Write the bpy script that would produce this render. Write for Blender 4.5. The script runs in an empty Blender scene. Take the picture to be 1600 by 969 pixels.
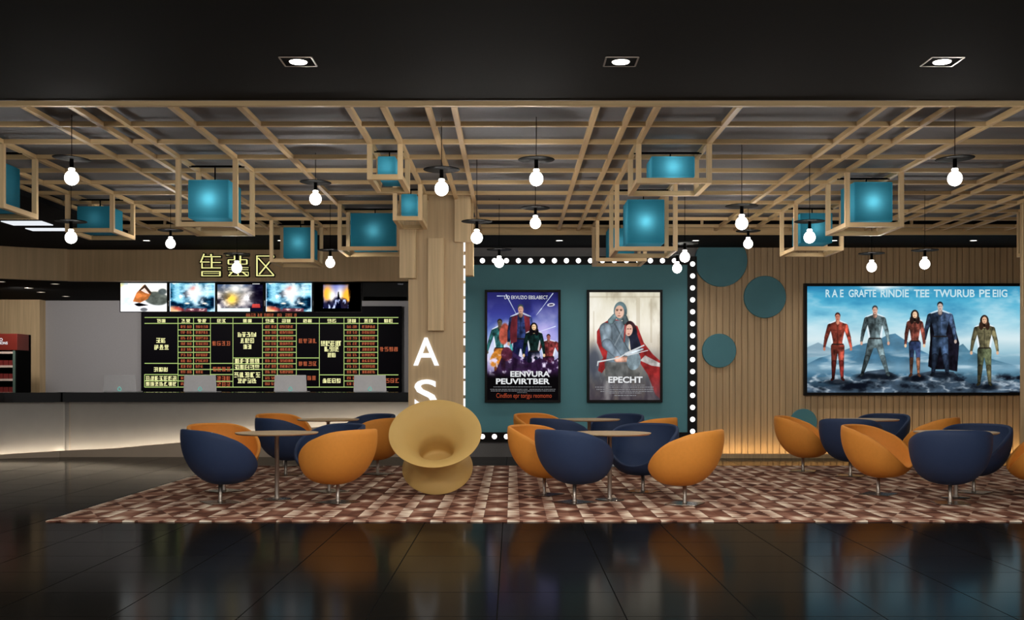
import bpy, math, random
import numpy as np
from mathutils import Vector, Matrix

# ------------------------------------------------------------------ camera, world, exposure
F, CX, CY, EYE = 1740.0, 800.0, 592.0, 1.34        # focal length in px of a 1600x969 frame, vanishing point, eye height
sc = bpy.context.scene
col = sc.collection
cam_d = bpy.data.cameras.new('camera')
cam_d.sensor_fit = 'HORIZONTAL'; cam_d.sensor_width = 36.0
cam_d.lens = F * 36.0 / 1600.0
cam_d.shift_x = 0.0
cam_d.shift_y = (CY - 484.5) / 1600.0
cam_d.clip_end = 200
cam = bpy.data.objects.new('camera', cam_d); col.objects.link(cam)
cam.location = (0, 0, EYE); cam.rotation_euler = (math.pi / 2, 0, 0)
sc.camera = cam
sc.view_settings.view_transform = 'Standard'
sc.view_settings.look = 'None'
sc.view_settings.gamma = 1.0
sc.view_settings.use_curve_mapping = False
sc.view_settings.exposure = 0.0
sc.cycles.use_denoising = True
sc.cycles.max_bounces = 6
sc.cycles.sample_clamp_indirect = 4.0
WORLD = 0.6
w = bpy.data.worlds.new('world'); sc.world = w; w.use_nodes = True
w.node_tree.nodes['Background'].inputs[0].default_value = (1.0, 0.97, 0.94, 1)
w.node_tree.nodes['Background'].inputs[1].default_value = WORLD
BULB_L = 6.0          # pendant bulb radiance
BULB_W = 66.0           # the lamp inside each pendant globe
SPOT_W = 240.0          # front ceiling downlights, seen ones and the added near row
SOFFIT_W = 60.0        # small soffit downlights
LANTERN_W = 0.95
LEDGE_L = 19.0
COUNTER_L = 17.0
TICKET_FILL_W = 260.0  # unseen fill spots over the ticket area

def PX(x, y, Y):       # pixel -> world point at distance Y
    return ((x - CX) * Y / F, Y, EYE - (y - CY) * Y / F)
def wx(x, Y): return (x - CX) * Y / F
def wz(y, Y): return EYE - (y - CY) * Y / F
def lin(c):
    return tuple((v / 255 / 12.92) if v / 255 <= 0.04045 else ((v / 255 + 0.055) / 1.055) ** 2.4 for v in c)

# ------------------------------------------------------------------ mesh builder
class MB:
    def __init__(s): s.v = []; s.f = []; s.s = []
    def add(s, vs, fs, smooth=False):
        o = len(s.v); s.v += [tuple(p) for p in vs]
        for f in fs: s.f.append(tuple(i + o for i in f)); s.s.append(smooth)
        return s
    def box(s, x0, x1, y0, y1, z0, z1):
        vs = [(x0,y0,z0),(x1,y0,z0),(x1,y1,z0),(x0,y1,z0),(x0,y0,z1),(x1,y0,z1),(x1,y1,z1),(x0,y1,z1)]
        return s.add(vs, [(0,3,2,1),(4,5,6,7),(0,1,5,4),(1,2,6,5),(2,3,7,6),(3,0,4,7)])
    def lathe(s, prof, n=40, smooth=True, c=(0,0,0), M=None):
        vs = []; fs = []
        rings = []
        for r, z in prof:
            if r < 1e-6:
                rings.append([len(vs)]); vs.append((0, 0, z))
            else:
                rings.append(list(range(len(vs), len(vs) + n)))
                vs += [(r * math.cos(2*math.pi*k/n), r * math.sin(2*math.pi*k/n), z) for k in range(n)]
        for a, b in zip(rings, rings[1:]):
            if len(a) == 1 and len(b) == 1: continue
            for k in range(n):
                k2 = (k + 1) % n
                if len(a) == 1: fs.append((a[0], b[k2], b[k]))
                elif len(b) == 1: fs.append((a[k], a[k2], b[0]))
                else: fs.append((a[k], a[k2], b[k2], b[k]))
        if M is not None: vs = [tuple(M @ Vector(p)) for p in vs]
        vs = [(p[0]+c[0], p[1]+c[1], p[2]+c[2]) for p in vs]
        return s.add(vs, fs, smooth)
    def cyl(s, r, z0, z1, n=24, c=(0,0,0)):
        o = MB(); o.lathe([(0,z0),(r,z0),(r,z1),(0,z1)], n, False, c)
        for f in o.f: pass
        s.add(o.v, o.f, False); 
        return s
    def tube(s, pts, r, n=8):
        pts = [Vector(p) for p in pts]; vs = []; fs = []
        for i, p in enumerate(pts):
            d = (pts[min(i+1, len(pts)-1)] - pts[max(i-1, 0)]).normalized()
            u = d.cross(Vector((0,0,1)));
            if u.length < 1e-3: u = d.cross(Vector((0,1,0)))
            u.normalize(); v = d.cross(u)
            for k in range(n):
                a = 2*math.pi*k/n; vs.append(tuple(p + u*math.cos(a)*r + v*math.sin(a)*r))
        for i in range(len(pts)-1):
            for k in range(n):
                k2 = (k+1) % n; fs.append((i*n+k, i*n+k2, (i+1)*n+k2, (i+1)*n+k))
        fs.append(tuple(range(n-1, -1, -1))); fs.append(tuple((len(pts)-1)*n+k for k in range(n)))
        return s.add(vs, fs, True)
    def prism_xz(s, poly, y0, y1):      # polygon in XZ extruded along Y
        n = len(poly)
        vs = [(p[0], y0, p[1]) for p in poly] + [(p[0], y1, p[1]) for p in poly]
        fs = [tuple(range(n)), tuple(range(2*n-1, n-1, -1))] + [(i, n+i, n+(i+1)%n, (i+1)%n) for i in range(n)]
        return s.add(vs, fs)
    def prism_xy(s, poly, z0, z1):
        n = len(poly)
        vs = [(p[0], p[1], z0) for p in poly] + [(p[0], p[1], z1) for p in poly]
        fs = [tuple(range(n)), tuple(range(2*n-1, n-1, -1))] + [(i, n+i, n+(i+1)%n, (i+1)%n) for i in range(n)]
        return s.add(vs, fs)
    def mesh(s, name):
        m = bpy.data.meshes.new(name); m.from_pydata(s.v, [], s.f)
        m.polygons.foreach_set('use_smooth', s.s); m.update()
        import bmesh
        b = bmesh.new(); b.from_mesh(m); bmesh.ops.recalc_face_normals(b, faces=b.faces); b.to_mesh(m); b.free()
        return m

def link(name, data, mat=None, parent=None, loc=None):
    o = bpy.data.objects.new(name, data); col.objects.link(o)
    if mat is not None and hasattr(data, 'materials'): data.materials.append(mat)
    if parent is not None: o.parent = parent
    if loc is not None: o.location = loc
    return o
def part(name, mb, mat, parent=None, bevel=0.0, loc=None, label=None):
    o = link(name, mb.mesh(name), mat, parent, loc)
    if bevel:
        m = o.modifiers.new('bevel', 'BEVEL'); m.width = bevel; m.segments = 2; m.limit_method = 'ANGLE'
    if label: o['label'] = label
    return o
def tag(o, label, cat, group=None, kind=None):
    o['label'] = label; o['category'] = cat
    if group: o['group'] = group
    if kind: o['kind'] = kind
    return o
def thing(name, label, cat, loc=(0,0,0), rz=0.0, group=None):
    o = bpy.data.objects.new(name, None); col.objects.link(o)
    o.empty_display_size = 0.1
    o.location = loc; o.rotation_euler = (0, 0, rz)
    return tag(o, label, cat, group)
def struct(name, mb, mat, bevel=0.0):
    o = part(name, mb, mat, None, bevel); o['kind'] = 'structure'; return o
def dup(root, loc, rz, label, group=None):
    r = root.copy(); col.objects.link(r); r.location = loc; r.rotation_euler = (0, 0, rz); r['label'] = label
    if group: r['group'] = group
    for ch in list(root.children):
        c = ch.copy(); col.objects.link(c); c.parent = r
        for g in ch.children:
            d = g.copy(); col.objects.link(d); d.parent = c
    return r

# ------------------------------------------------------------------ materials
class N:                                   # tiny expression builder for shader maths
    def __init__(s, nt, sock): s.nt = nt; s.k = sock
    def _m(s, op, *a):
        n = s.nt.nodes.new('ShaderNodeMath'); n.operation = op
        for i, v in enumerate((s,) + a):
            if isinstance(v, N): s.nt.links.new(v.k, n.inputs[i])
            else: n.inputs[i].default_value = v
        return N(s.nt, n.outputs[0])
    def __add__(s, o): return s._m('ADD', o)
    def __sub__(s, o): return s._m('SUBTRACT', o)
    def __mul__(s, o): return s._m('MULTIPLY', o)
    def __truediv__(s, o): return s._m('DIVIDE', o)
    def fract(s): return s._m('FRACT')
    def floor(s): return s._m('FLOOR')
    def abs(s): return s._m('ABSOLUTE')
    def lt(s, o): return s._m('LESS_THAN', o)
    def gt(s, o): return s._m('GREATER_THAN', o)
    def mx(s, o): return s._m('MAXIMUM', o)
    def mn(s, o): return s._m('MINIMUM', o)
    def clamp(s): return s.mx(0.0).mn(1.0)
    def sel(s, a, b):                      # s ? a : b
        return s * a + (s * -1.0 + 1.0) * b

def new_mat(name):
    m = bpy.data.materials.new(name); m.use_nodes = True
    nt = m.node_tree; return m, nt, nt.nodes['Principled BSDF']
def plain(name, rgb, rough=0.5, metal=0.0, ior=1.45, noise=0.06, spec=None, bump=0.0, scale=30, coat=0.0):
    m, nt, p = new_mat(name)
    c = lin(rgb)
    tc = nt.nodes.new('ShaderNodeTexCoord')
    nz = nt.nodes.new('ShaderNodeTexNoise'); nz.inputs['Scale'].default_value = scale; nz.inputs['Detail'].default_value = 3
    nt.links.new(tc.outputs['Object'], nz.inputs['Vector'])
    mix = nt.nodes.new('ShaderNodeMix'); mix.data_type = 'RGBA'
    mix.inputs[6].default_value = tuple(v * (1 - noise) for v in c) + (1,)
    mix.inputs[7].default_value = tuple(min(1, v * (1 + noise)) for v in c) + (1,)
    nt.links.new(nz.outputs[0], mix.inputs[0]); nt.links.new(mix.outputs[2], p.inputs['Base Color'])
    p.inputs['Roughness'].default_value = rough; p.inputs['Metallic'].default_value = metal; p.inputs['IOR'].default_value = ior
    if spec is not None: p.inputs['Specular IOR Level'].default_value = spec
    if coat: p.inputs['Coat Weight'].default_value = coat; p.inputs['Coat Roughness'].default_value = 0.1
    if bump:
        b = nt.nodes.new('ShaderNodeBump'); b.inputs['Strength'].default_value = bump; b.inputs['Distance'].default_value = 0.002
        n2 = nt.nodes.new('ShaderNodeTexNoise'); n2.inputs['Scale'].default_value = 400
        nt.links.new(tc.outputs['Object'], n2.inputs['Vector'])
        nt.links.new(n2.outputs[0], b.inputs['Height']); nt.links.new(b.outputs[0], p.inputs['Normal'])
    return m
def wood(name, rgb, axis='z', contrast=0.18, rough=0.5, scale=1.0):
    m, nt, p = new_mat(name); c = lin(rgb)
    tc = nt.nodes.new('ShaderNodeTexCoord'); mp = nt.nodes.new('ShaderNodeMapping')
    s = {'x': (0.7, 22, 22), 'y': (22, 0.7, 22), 'z': (22, 22, 0.7)}[axis]
    mp.inputs['Scale'].default_value = tuple(v * scale for v in s)
    nt.links.new(tc.outputs['Object'], mp.inputs['Vector'])
    nz = nt.nodes.new('ShaderNodeTexNoise'); nz.inputs['Scale'].default_value = 1.0; nz.inputs['Detail'].default_value = 6
    nz.inputs['Distortion'].default_value = 0.6
    nt.links.new(mp.outputs[0], nz.inputs['Vector'])
    rp = nt.nodes.new('ShaderNodeValToRGB')
    rp.color_ramp.elements[0].position = 0.3; rp.color_ramp.elements[1].position = 0.7
    rp.color_ramp.elements[0].color = tuple(v * (1 - contrast) for v in c) + (1,)
    rp.color_ramp.elements[1].color = tuple(min(1, v * (1 + contrast)) for v in c) + (1,)
    nt.links.new(nz.outputs[0], rp.inputs[0]); nt.links.new(rp.outputs[0], p.inputs['Base Color'])
    p.inputs['Roughness'].default_value = rough; p.inputs['Specular IOR Level'].default_value = 0.3
    return m
def emit(name, rgb, strength):
    m = bpy.data.materials.new(name); m.use_nodes = True; nt = m.node_tree
    nt.nodes.remove(nt.nodes['Principled BSDF'])
    e = nt.nodes.new('ShaderNodeEmission'); e.inputs[0].default_value = lin(rgb) + (1,); e.inputs[1].default_value = strength
    nt.links.new(e.outputs[0], nt.nodes['Material Output'].inputs[0]); return m
def picture_mat(name, strength=1.0):
    m = bpy.data.materials.new(name); m.use_nodes = True; nt = m.node_tree
    nt.nodes.remove(nt.nodes['Principled BSDF'])
    a = nt.nodes.new('ShaderNodeAttribute'); a.attribute_name = 'print'
    e = nt.nodes.new('ShaderNodeEmission'); e.inputs[1].default_value = strength
    nt.links.new(a.outputs['Color'], e.inputs[0]); nt.links.new(e.outputs[0], nt.nodes['Material Output'].inputs[0]); return m

def rug_mat():
    m, nt, p = new_mat('patterned_rug')
    g = nt.nodes.new('ShaderNodeNewGeometry'); sp = nt.nodes.new('ShaderNodeSeparateXYZ'); nt.links.new(g.outputs['Position'], sp.inputs[0])
    X, Y = N(nt, sp.outputs[0]), N(nt, sp.outputs[1])
    U = (X - 0.072) / 0.72; V = (Y - 10.595) / 0.75
    u = U.fract(); v = V.fract() - 0.5; av = v.abs()
    mp = nt.nodes.new('ShaderNodeMapping'); mp.inputs['Scale'].default_value = (3, 28, 1); nt.links.new(g.outputs['Position'], mp.inputs['Vector'])
    nz = nt.nodes.new('ShaderNodeTexNoise'); nz.inputs['Scale'].default_value = 1.0; nz.inputs['Detail'].default_value = 3
    nt.links.new(mp.outputs[0], nz.inputs['Vector']); n = (N(nt, nz.outputs[0]) - 0.5) * 2.0
    n2t = nt.nodes.new('ShaderNodeTexNoise'); n2t.inputs['Scale'].default_value = 2.2; nt.links.new(g.outputs['Position'], n2t.inputs['Vector'])
    nb = N(nt, n2t.outputs[0]) - 0.5
    # hourglass column, u in 0..0.36
    ua = (u / 0.36 - 0.5).abs()                       # 0 centre .. .5 edge
    hour = (av / 0.66).lt(ua).sel(0.06, (ua * -0.9 + 0.66))
    colA = av.lt(0.33).sel(hour, (v.abs() * -1.0 + 0.5) * 1.2 + 0.2)
    # brown block column with pale star, u .52...84
    ub = (u - 0.68) / 0.16                            # -1..1
    star = (ub.abs() * -0.62 + 1.0) - ((av - 0.5).abs() * 2.2)
    colB = av.lt(0.28).sel((ub.gt(0.0)) * -0.06 + 0.24, star)
    # pale side strips
    s1 = (u - 0.36) / 0.16; s2 = (u * -1.0 + 1.0) / 0.16
    st = u.lt(0.6).sel(s1, s2)                        # 0 at hourglass side, 1 at block side
    colW = av.lt(0.36).sel(st * 0.62 + 0.28, (st * -0.3 + 0.42)) + n * 1.2
    inA = u.lt(0.36); inB = u.gt(0.52) * u.lt(0.84)
    t = inA.sel(colA, inB.sel(colB, colW)) + n * 0.55 + nb * 1.0
    t = t.clamp()
    rp = nt.nodes.new('ShaderNodeValToRGB'); cr = rp.color_ramp
    cr.elements[0].position = 0.0; cr.elements[0].color = lin((78, 48, 38)) + (1,)
    cr.elements[1].position = 1.0; cr.elements[1].color = lin((240, 226, 205)) + (1,)
    for pos, c in ((0.22, (122, 80, 64)), (0.45, (164, 124, 104)), (0.7, (206, 182, 160))):
        e = cr.elements.new(pos); e.color = lin(c) + (1,)
    nt.links.new(t.k, rp.inputs[0]); nt.links.new(rp.outputs[0], p.inputs['Base Color'])
    p.inputs['Roughness'].default_value = 0.85; p.inputs['Specular IOR Level'].default_value = 0.1
    return m
def floor_mat():
    m, nt, p = new_mat('black_gloss_tile')
    g = nt.nodes.new('ShaderNodeNewGeometry'); sp = nt.nodes.new('ShaderNodeSeparateXYZ'); nt.links.new(g.outputs['Position'], sp.inputs[0])
    X, Y = N(nt, sp.outputs[0]), N(nt, sp.outputs[1])
    u = ((X + 0.085) / 0.725); v = ((Y - 6.276) / 0.7125)
    gx = ((u + 0.5).fract() - 0.5).abs() * 0.725; gy = ((v + 0.5).fract() - 0.5).abs() * 0.7125
    line = gx.mn(gy).lt(0.004)
    w1 = nt.nodes.new('ShaderNodeTexWhiteNoise'); cb = nt.nodes.new('ShaderNodeCombineXYZ')
    nt.links.new(u.floor().k, cb.inputs[0]); nt.links.new(v.floor().k, cb.inputs[1]); nt.links.new(cb.outputs[0], w1.inputs['Vector'])
    r = N(nt, w1.outputs[0])
    base = line.sel(0.0015, r * 0.0015 + 0.0045)
    cc = nt.nodes.new('ShaderNodeCombineXYZ')
    nt.links.new(base.k, cc.inputs[0]); nt.links.new((base * 0.95).k, cc.inputs[1]); nt.links.new((base * 0.85).k, cc.inputs[2])
    nt.links.new(cc.outputs[0], p.inputs['Base Color'])
    nt.links.new((line * 0.5 + 0.11 + r * 0.02).k, p.inputs['Roughness'])
    p.inputs['IOR'].default_value = 1.05
    return m
def lantern_mat():
    m = bpy.data.materials.new('teal_fabric_shade'); m.use_nodes = True; nt = m.node_tree
    p = nt.nodes['Principled BSDF']; out = nt.nodes['Material Output']
    tc = nt.nodes.new('ShaderNodeTexCoord'); mp = nt.nodes.new('ShaderNodeMapping'); mp.inputs['Scale'].default_value = (2, 2, 40)
    nt.links.new(tc.outputs['Object'], mp.inputs['Vector'])
    nz = nt.nodes.new('ShaderNodeTexNoise'); nz.inputs['Scale'].default_value = 3; nt.links.new(mp.outputs[0], nz.inputs['Vector'])
    mx = nt.nodes.new('ShaderNodeMix'); mx.data_type = 'RGBA'
    mx.inputs[6].default_value = lin((30, 122, 146)) + (1,); mx.inputs[7].default_value = lin((38, 138, 162)) + (1,)
    nt.links.new(nz.outputs[0], mx.inputs[0]); nt.links.new(mx.outputs[2], p.inputs['Base Color'])
    p.inputs['Roughness'].default_value = 0.7; p.inputs['Specular IOR Level'].default_value = 0.2
    t = nt.nodes.new('ShaderNodeBsdfTranslucent'); t.inputs[0].default_value = lin((84, 170, 196)) + (1,)
    ms = nt.nodes.new('ShaderNodeMixShader'); ms.inputs[0].default_value = 0.4
    nt.links.new(p.outputs[0], ms.inputs[1]); nt.links.new(t.outputs[0], ms.inputs[2]); nt.links.new(ms.outputs[0], out.inputs[0])
    return m

M = dict(
    beam_x=wood('oak_lattice_x', (204, 174, 128), 'x', 0.12), beam_y=wood('oak_lattice_y', (204, 174, 128), 'y', 0.12),
    beam_z=wood('oak_lattice_z', (208, 180, 138), 'z', 0.12),
    pillar=wood('oak_veneer', (192, 166, 128), 'z', 0.13), plank=wood('oak_plank', (202, 176, 136), 'z', 0.16),
    slat=wood('walnut_slat', (190, 162, 124), 'z', 0.16), fascia=wood('brown_veneer', (206, 176, 134), 'z', 0.10),
    pale_wall=wood('pale_veneer', (196, 170, 132), 'z', 0.14),
    tabletop=wood('pale_oak_top', (206, 178, 140), 'x', 0.10),
    black=plain('matt_black', (46, 46, 46), 0.8, spec=0.05), black_deep=plain('deep_black', (5, 5, 5), 0.8, spec=0.03),
    metal_black=plain('black_metal', (3, 3, 3), 0.6, 0.0, spec=0.05), frame=plain('black_frame', (10, 9, 9), 0.4, spec=0.2),
    ceil_grey=plain('grey_ceiling', (120, 121, 126), 0.8), soffit=plain('dark_soffit', (30, 31, 34), 0.8, spec=0.05),
    grey_wall=plain('grey_paint', (152, 150, 152), 0.7), grey_low=plain('grey_plaster', (128, 126, 126), 0.7),
    teal=plain('teal_paint', (86, 144, 154), 0.6, scale=4), teal_disc=plain('teal_panel', (74, 132, 144), 0.55, scale=6),
    counter=plain('counter_stone', (158, 156, 152), 0.5, scale=5), plinth=plain('beige_stone', (186, 168, 148), 0.6, scale=6),
    gloss_black=plain('gloss_black', (5, 5, 6), 0.12, spec=0.25),
    navy=plain('navy_upholstery', (44, 60, 92), 0.6, spec=0.3, bump=0.15), orange=plain('orange_upholstery', (226, 148, 62), 0.6, spec=0.3, bump=0.15),
    steel=plain('brushed_steel', (170, 160, 150), 0.32, 0.9), plate=plain('steel_plate', (118, 108, 98), 0.22, 0.85),
    gold=plain('mustard_plastic', (208, 172, 104), 0.5, spec=0.3, scale=3), laptop=plain('silver_lid', (238, 238, 242), 0.5, 0.0),
    board=plain('menu_black', (5, 3, 10), 0.5, spec=0.05), red=plain('dark_red_panel', (92, 26, 18), 0.4), post=plain('grey_green_post', (70, 86, 78), 0.4),
    pack_red=plain('red_packets', (92, 24, 22), 0.5), shelf_white=plain('pale_shelf', (180, 160, 150), 0.5),
    white=emit('white_letter', (255, 255, 255), 1.1), bulb=emit('bulb_glow', (255, 250, 242), BULB_L),
    bulb_small=emit('marquee_bulb', (255, 253, 250), 2.2), spot_disc=emit('downlight_lens', (255, 250, 240), 6.0),
    panel_light=emit('light_panel', (235, 240, 245), 1.0), led_warm=emit('warm_led', (255, 214, 150), LEDGE_L),
    led_counter=emit('counter_led', (255, 236, 210), COUNTER_L), small_lens=emit('small_lens', (255, 240, 220), 1.2),
    neon=emit('yellow_neon', (248, 244, 160), 1.0), menu_line=emit('menu_line', (190, 218, 130), 0.85),
    menu_yellow=emit('menu_yellow', (250, 248, 178), 1.0), menu_red=emit('menu_red', (186, 96, 64), 0.85),
    print_white=emit('print_white', (238, 240, 242), 0.9), print_pale=emit('print_pale', (205, 236, 245), 0.9),
    print_red=emit('print_red', (170, 70, 44), 0.9), print_grey=emit('print_grey', (150, 150, 155), 0.7),
    logo=emit('logo_glow', (110, 205, 190), 0.7), picture=picture_mat('backlit_print', 1.08), screen=picture_mat('lit_screen', 1.15),
    rug=rug_mat(), floor=floor_mat(), lantern=lantern_mat(),
)

# ------------------------------------------------------------------ the room shell
WALL = 19.1
struct('floor', MB().box(-14, 12, -2, 25, -0.1, 0.0), M['floor'])
struct('ceiling', MB().box(-14, 12, 3.6, 9.43, 3.70, 3.95), M['black'])                       # black front ceiling
o = struct('ceiling_upper', MB().box(-6.0, 12, 9.43, 16.75, 3.735, 3.95), M['ceil_grey'])
struct('ceiling_recess', MB().box(-6.0, 12, 16.75, 17.5, 3.80, 3.95), M['black_deep'])
fpath = [(-1.45, 19.4), (-7.1, 19.4), (-7.76, 19.29), (-8.3, 19.07), (-8.65, 18.85), (-9.6, 18.1), (-10.5, 17.2)]
poly = [(12, 17.43), (12, 19.6), (-1.45, 19.6)] + [(x, y + 0.1) for x, y in fpath] + [(-14, 17.3), (-14, 9.43), (-6.0, 9.43), (-6.0, 17.43)]
struct('ceiling_soffit', MB().prism_xy(poly, 3.59, 3.94), M['soffit'])
struct('trim_1', MB().box(-6.0, 12, 17.40, 17.428, 3.59, 3.70), M['beam_x'])                 # wood edge of the soffit
# fascia over the ticket counter
def ribbon(path, z0, z1, t, name, mat, kind='structure'):
    n = len(path); vs = []; fs = []
    for (x, y) in path: vs += [(x, y, z0), (x, y, z1), (x, y + t, z1), (x, y + t, z0)]
    for i in range(n - 1):
        for k in range(4):
            a = i * 4 + k; b = i * 4 + (k + 1) % 4; fs.append((a, b, b + 4, a + 4))
    fs.append((0, 1, 2, 3)); e = (n - 1) * 4; fs.append((e + 3, e + 2, e + 1, e))
    return MB().add(vs, fs)
def smooth_path(p, k=6):
    out = []
    for i in range(len(p) - 1):
        p0 = Vector(p[max(i-1,0)]); p1 = Vector(p[i]); p2 = Vector(p[i+1]); p3 = Vector(p[min(i+2,len(p)-1)])
        for j in range(k):
            t = j / k
            q = 0.5 * ((2*p1) + (p2-p0)*t + (2*p0-5*p1+4*p2-p3)*t*t + (3*p1-p0-3*p2+p3)*t**3)
            out.append((q.x, q.y))
    out.append(p[-1]); return out
struct('wall_fascia', ribbon(smooth_path(fpath), 3.04, 3.59, 0.1, 'f', None), M['fascia'])
poly = [(-1.45, 24.3), (-1.45, 19.5)] + [(x, y + 0.1) for x, y in smooth_path(fpath)] + [(-12, 17.3), (-12, 24.3)]
struct('ceiling_ticket', MB().prism_xy(poly, 3.041, 3.2), M['black_deep'])
struct('wall_back', MB().box(-12, -1.3, 24.2, 24.35, 0, 3.04), M['grey_wall'])
struct('wall_left', MB().box(-12.1, -11.95, 9, 24.3, 0, 3.59), M['pale_wall'])
struct('wall_ticket', MB().box(-11.95, wx(62, 23.9), 23.9, 24.2, 0, 3.04), M['pale_wall'])
struct('wall_jamb', MB().box(-1.45, -1.33, 19.25, 24.2, 0, 3.59), M['grey_wall'])
struct('wall_center', MB().box(-1.45, wx(1089, WALL), WALL, WALL + 0.15, 0, 3.59), M['grey_low'])
# slatted wall
random.seed(4)
sl = MB(); sl.box(wx(1089, WALL), 9.4, WALL + 0.02, WALL + 0.15, 0, 3.59)
x = wx(1089.5, WALL); k = 0
pat = [0.118, 0.100, 0.118, 0.108, 0.112, 0.094]
while x < 9.35:
    wdt = pat[k % 6]; g = 0.012 if k % 3 else 0.018
    sl.box(x, x + wdt - g, WALL - 0.005, WALL + 0.02, 0.0, 3.59); x += wdt; k += 1
struct('wall_slatted', sl, M['slat'])
struct('wall_right', MB().box(9.4, 9.55, 9, WALL + 0.15, 0, 3.7), M['slat'])
# ledge with LED cove under the slatted wall
lg = MB(); lg.box(3.2, 9.4, 18.80, 19.09, 0, 0.04); lg.box(3.2, 9.4, 18.80, 18.825, 0.04, 0.072)
struct('baseboard_slatted', lg, M['slat'])
t = thing('light_strip', 'warm glowing light strip along the foot of the slatted wood wall', 'light strip', (6.3, 18.95, 0.04))
part('glow_tube', MB().box(-3.08, 3.08, -0.012, 0.012, 0, 0.012), M['led_warm'], t)

# ------------------------------------------------------------------ pillars with planks
PY = 14.4
struct('pillar', MB().box(wx(638, PY), wx(724, PY), PY, PY + 0.62, 0, 3.735), M['pillar'], 0.004)
struct('pillar_right', MB().box(6.85, 7.02, PY, PY + 0.62, 0, 3.735), M['pillar'], 0.004)
grp = 'wood planks mounted on the pillar'
def plank(x0, x1, ya, yb, Y, th, label, bx=None):
    X0, X1 = (bx if bx else (wx(x0, Y), wx(x1, Y)))
    z1 = 3.70 if ya is None else wz(ya, Y); z0 = wz(yb, Y)
    cx = (X0 + X1) / 2
    o = part('wood_plank', MB().box(X0 - cx, X1 - cx, 0, th, 0, z1 - z0), M['plank'], None, 0.004, (cx, Y, z0))
    tag(o, label, 'plank', grp)
plank(624, 649.5, 318, 434.6, 14.32, 0.078, 'upright wood plank overhanging the left edge of the central pillar')
plank(668.5, 693.4, 371.7, 516.7, 14.32, 0.078, 'long upright wood plank in the middle of the pillar above the letter A')
plank(710, 735.4, 302, 378, 14.32, 0.078, 'short wood plank high on the right edge of the pillar just below the lattice')
plank(727, 739.5, None, 430.5, 14.62, 0.2, 'narrow wood plank on the right side of the pillar beside the teal wall')
plank(1597, 1625, 316, 480, 14.38, 0.018, 'wood plank at the right end of the lit banner, cut off by the picture edge', bx=(6.595, 7.0))
# dashed LED line
t = thing('light_strip', 'dashed white light line running down the right edge of the wood pillar', 'light strip', (wx(725.6, PY - 0.01), PY + 0.0, 0))
for a, b in ((212,250),(265,308),(322,372),(385,437),(450,497),(508,545),(552,603),(615,645),(675,730),(740,785),(795,855),(868,920),(935,985),(1000,1050),(1065,1120)):
    ya, yb = 300 + a/2.69, 300 + b/2.69
    part('light_dash', MB().box(-0.0115, 0.0115, -0.008, 0.02, wz(yb, PY), wz(ya, PY)), M['white'], t)

# fonts
def text_mb(body, size_w=None, size_h=None, bold=0.0, depth=0.0, cu_shear=0.0):
    cu = bpy.data.curves.new('t', 'FONT'); cu.body = body; cu.size = 1.0; cu.offset = bold; cu.extrude = depth; cu.shear = cu_shear
    cu.resolution_u = 4
    ob = bpy.data.objects.new('t', cu); col.objects.link(ob)
    dg = bpy.context.evaluated_depsgraph_get(); dg.update()
    me = bpy.data.meshes.new_from_object(ob.evaluated_get(dg))
    vs = np.array([v.co[:] for v in me.vertices]); fs = [tuple(p.vertices) for p in me.polygons]
    bpy.data.objects.remove(ob); bpy.data.curves.remove(cu); bpy.data.meshes.remove(me)
    mn = vs.min(0); mx = vs.max(0); ww, hh = mx[0]-mn[0], mx[1]-mn[1]
    sx = size_w / ww if size_w else size_h / hh
    sy = size_h / hh if size_h else sx
    vs[:, 0] = (vs[:, 0] - (mn[0]+mx[0])/2) * sx; vs[:, 1] = (vs[:, 1] - mn[1]) * sy
    m = MB(); m.v = [(float(a), float(-c), float(b)) for a, b, c in vs]; m.f = fs; m.s = [False]*len(fs)
    return m
def text_part(name, body, x0, x1, y0, y1, Y, mat, parent, origin, bold=0.0, depth=0.0):
    mb = text_mb(body, wx(x1, Y) - wx(x0, Y), wz(y0, Y) - wz(y1, Y), bold, depth)
    me = bpy.data.meshes.new(name); me.from_pydata(mb.v, [], mb.f); me.update()
    o = link(name, me, mat, parent)
    o.location = (wx((x0+x1)/2, Y) - origin[0], Y - origin[1], wz(y1, Y) - origin[2])
    return o
og = (wx(665, PY), PY, wz(637, PY))
t = thing('wall_lettering', 'large white letters A and S running down the wood pillar', 'lettering', og)
text_part('letter', 'A', 645.8, 686, 527.5, 571.4, PY - 0.012, M['white'], t, og, 0.012, 0.01)
text_part('letter', 'S', 647.5, 683, 593, 638, PY - 0.012, M['white'], t, og, 0.012, 0.01)

# ------------------------------------------------------------------ ceiling lattice
ROW = [9.457 + 0.755 * k for k in range(11)]
COLX = [-5.96,-5.58,-5.02,-4.165,-3.76,-3.51,-2.91,-2.32,-1.40,-1.10,-0.72,-0.495,0.725,1.03,1.247,1.94,3.176,3.48,3.755,4.36,5.53,5.77,6.43,6.7,7.06,7.7,8.3]
BT = 0.024
t = thing('ceiling_lattice', 'pale wood lattice of long beams hung under the grey ceiling', 'ceiling lattice', (1.2, 13.2, 3.65))
for y in ROW:
    part('cross_beam', MB().box(-7.18, 7.6, y-13.2-BT, y-13.2+BT, 0.003, 0.046), M['beam_x'], t)
for xx in COLX:
    part('long_beam', MB().box(xx-1.2-BT, xx-1.2+BT, ROW[0]-13.2+BT, 17.39-13.2, 0.0, 0.043), M['beam_y'], t)
for xx in (-5.3, -3.2, -2.62, 2.35, 2.9, 4.7, 5.3, 6.1):
    part('hanger', MB().box(xx-1.2-0.02, xx-1.2+0.02, ROW[10]-13.2-0.015, ROW[10]-13.2+0.015, 0.046, 0.15), M['beam_z'], t)

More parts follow.
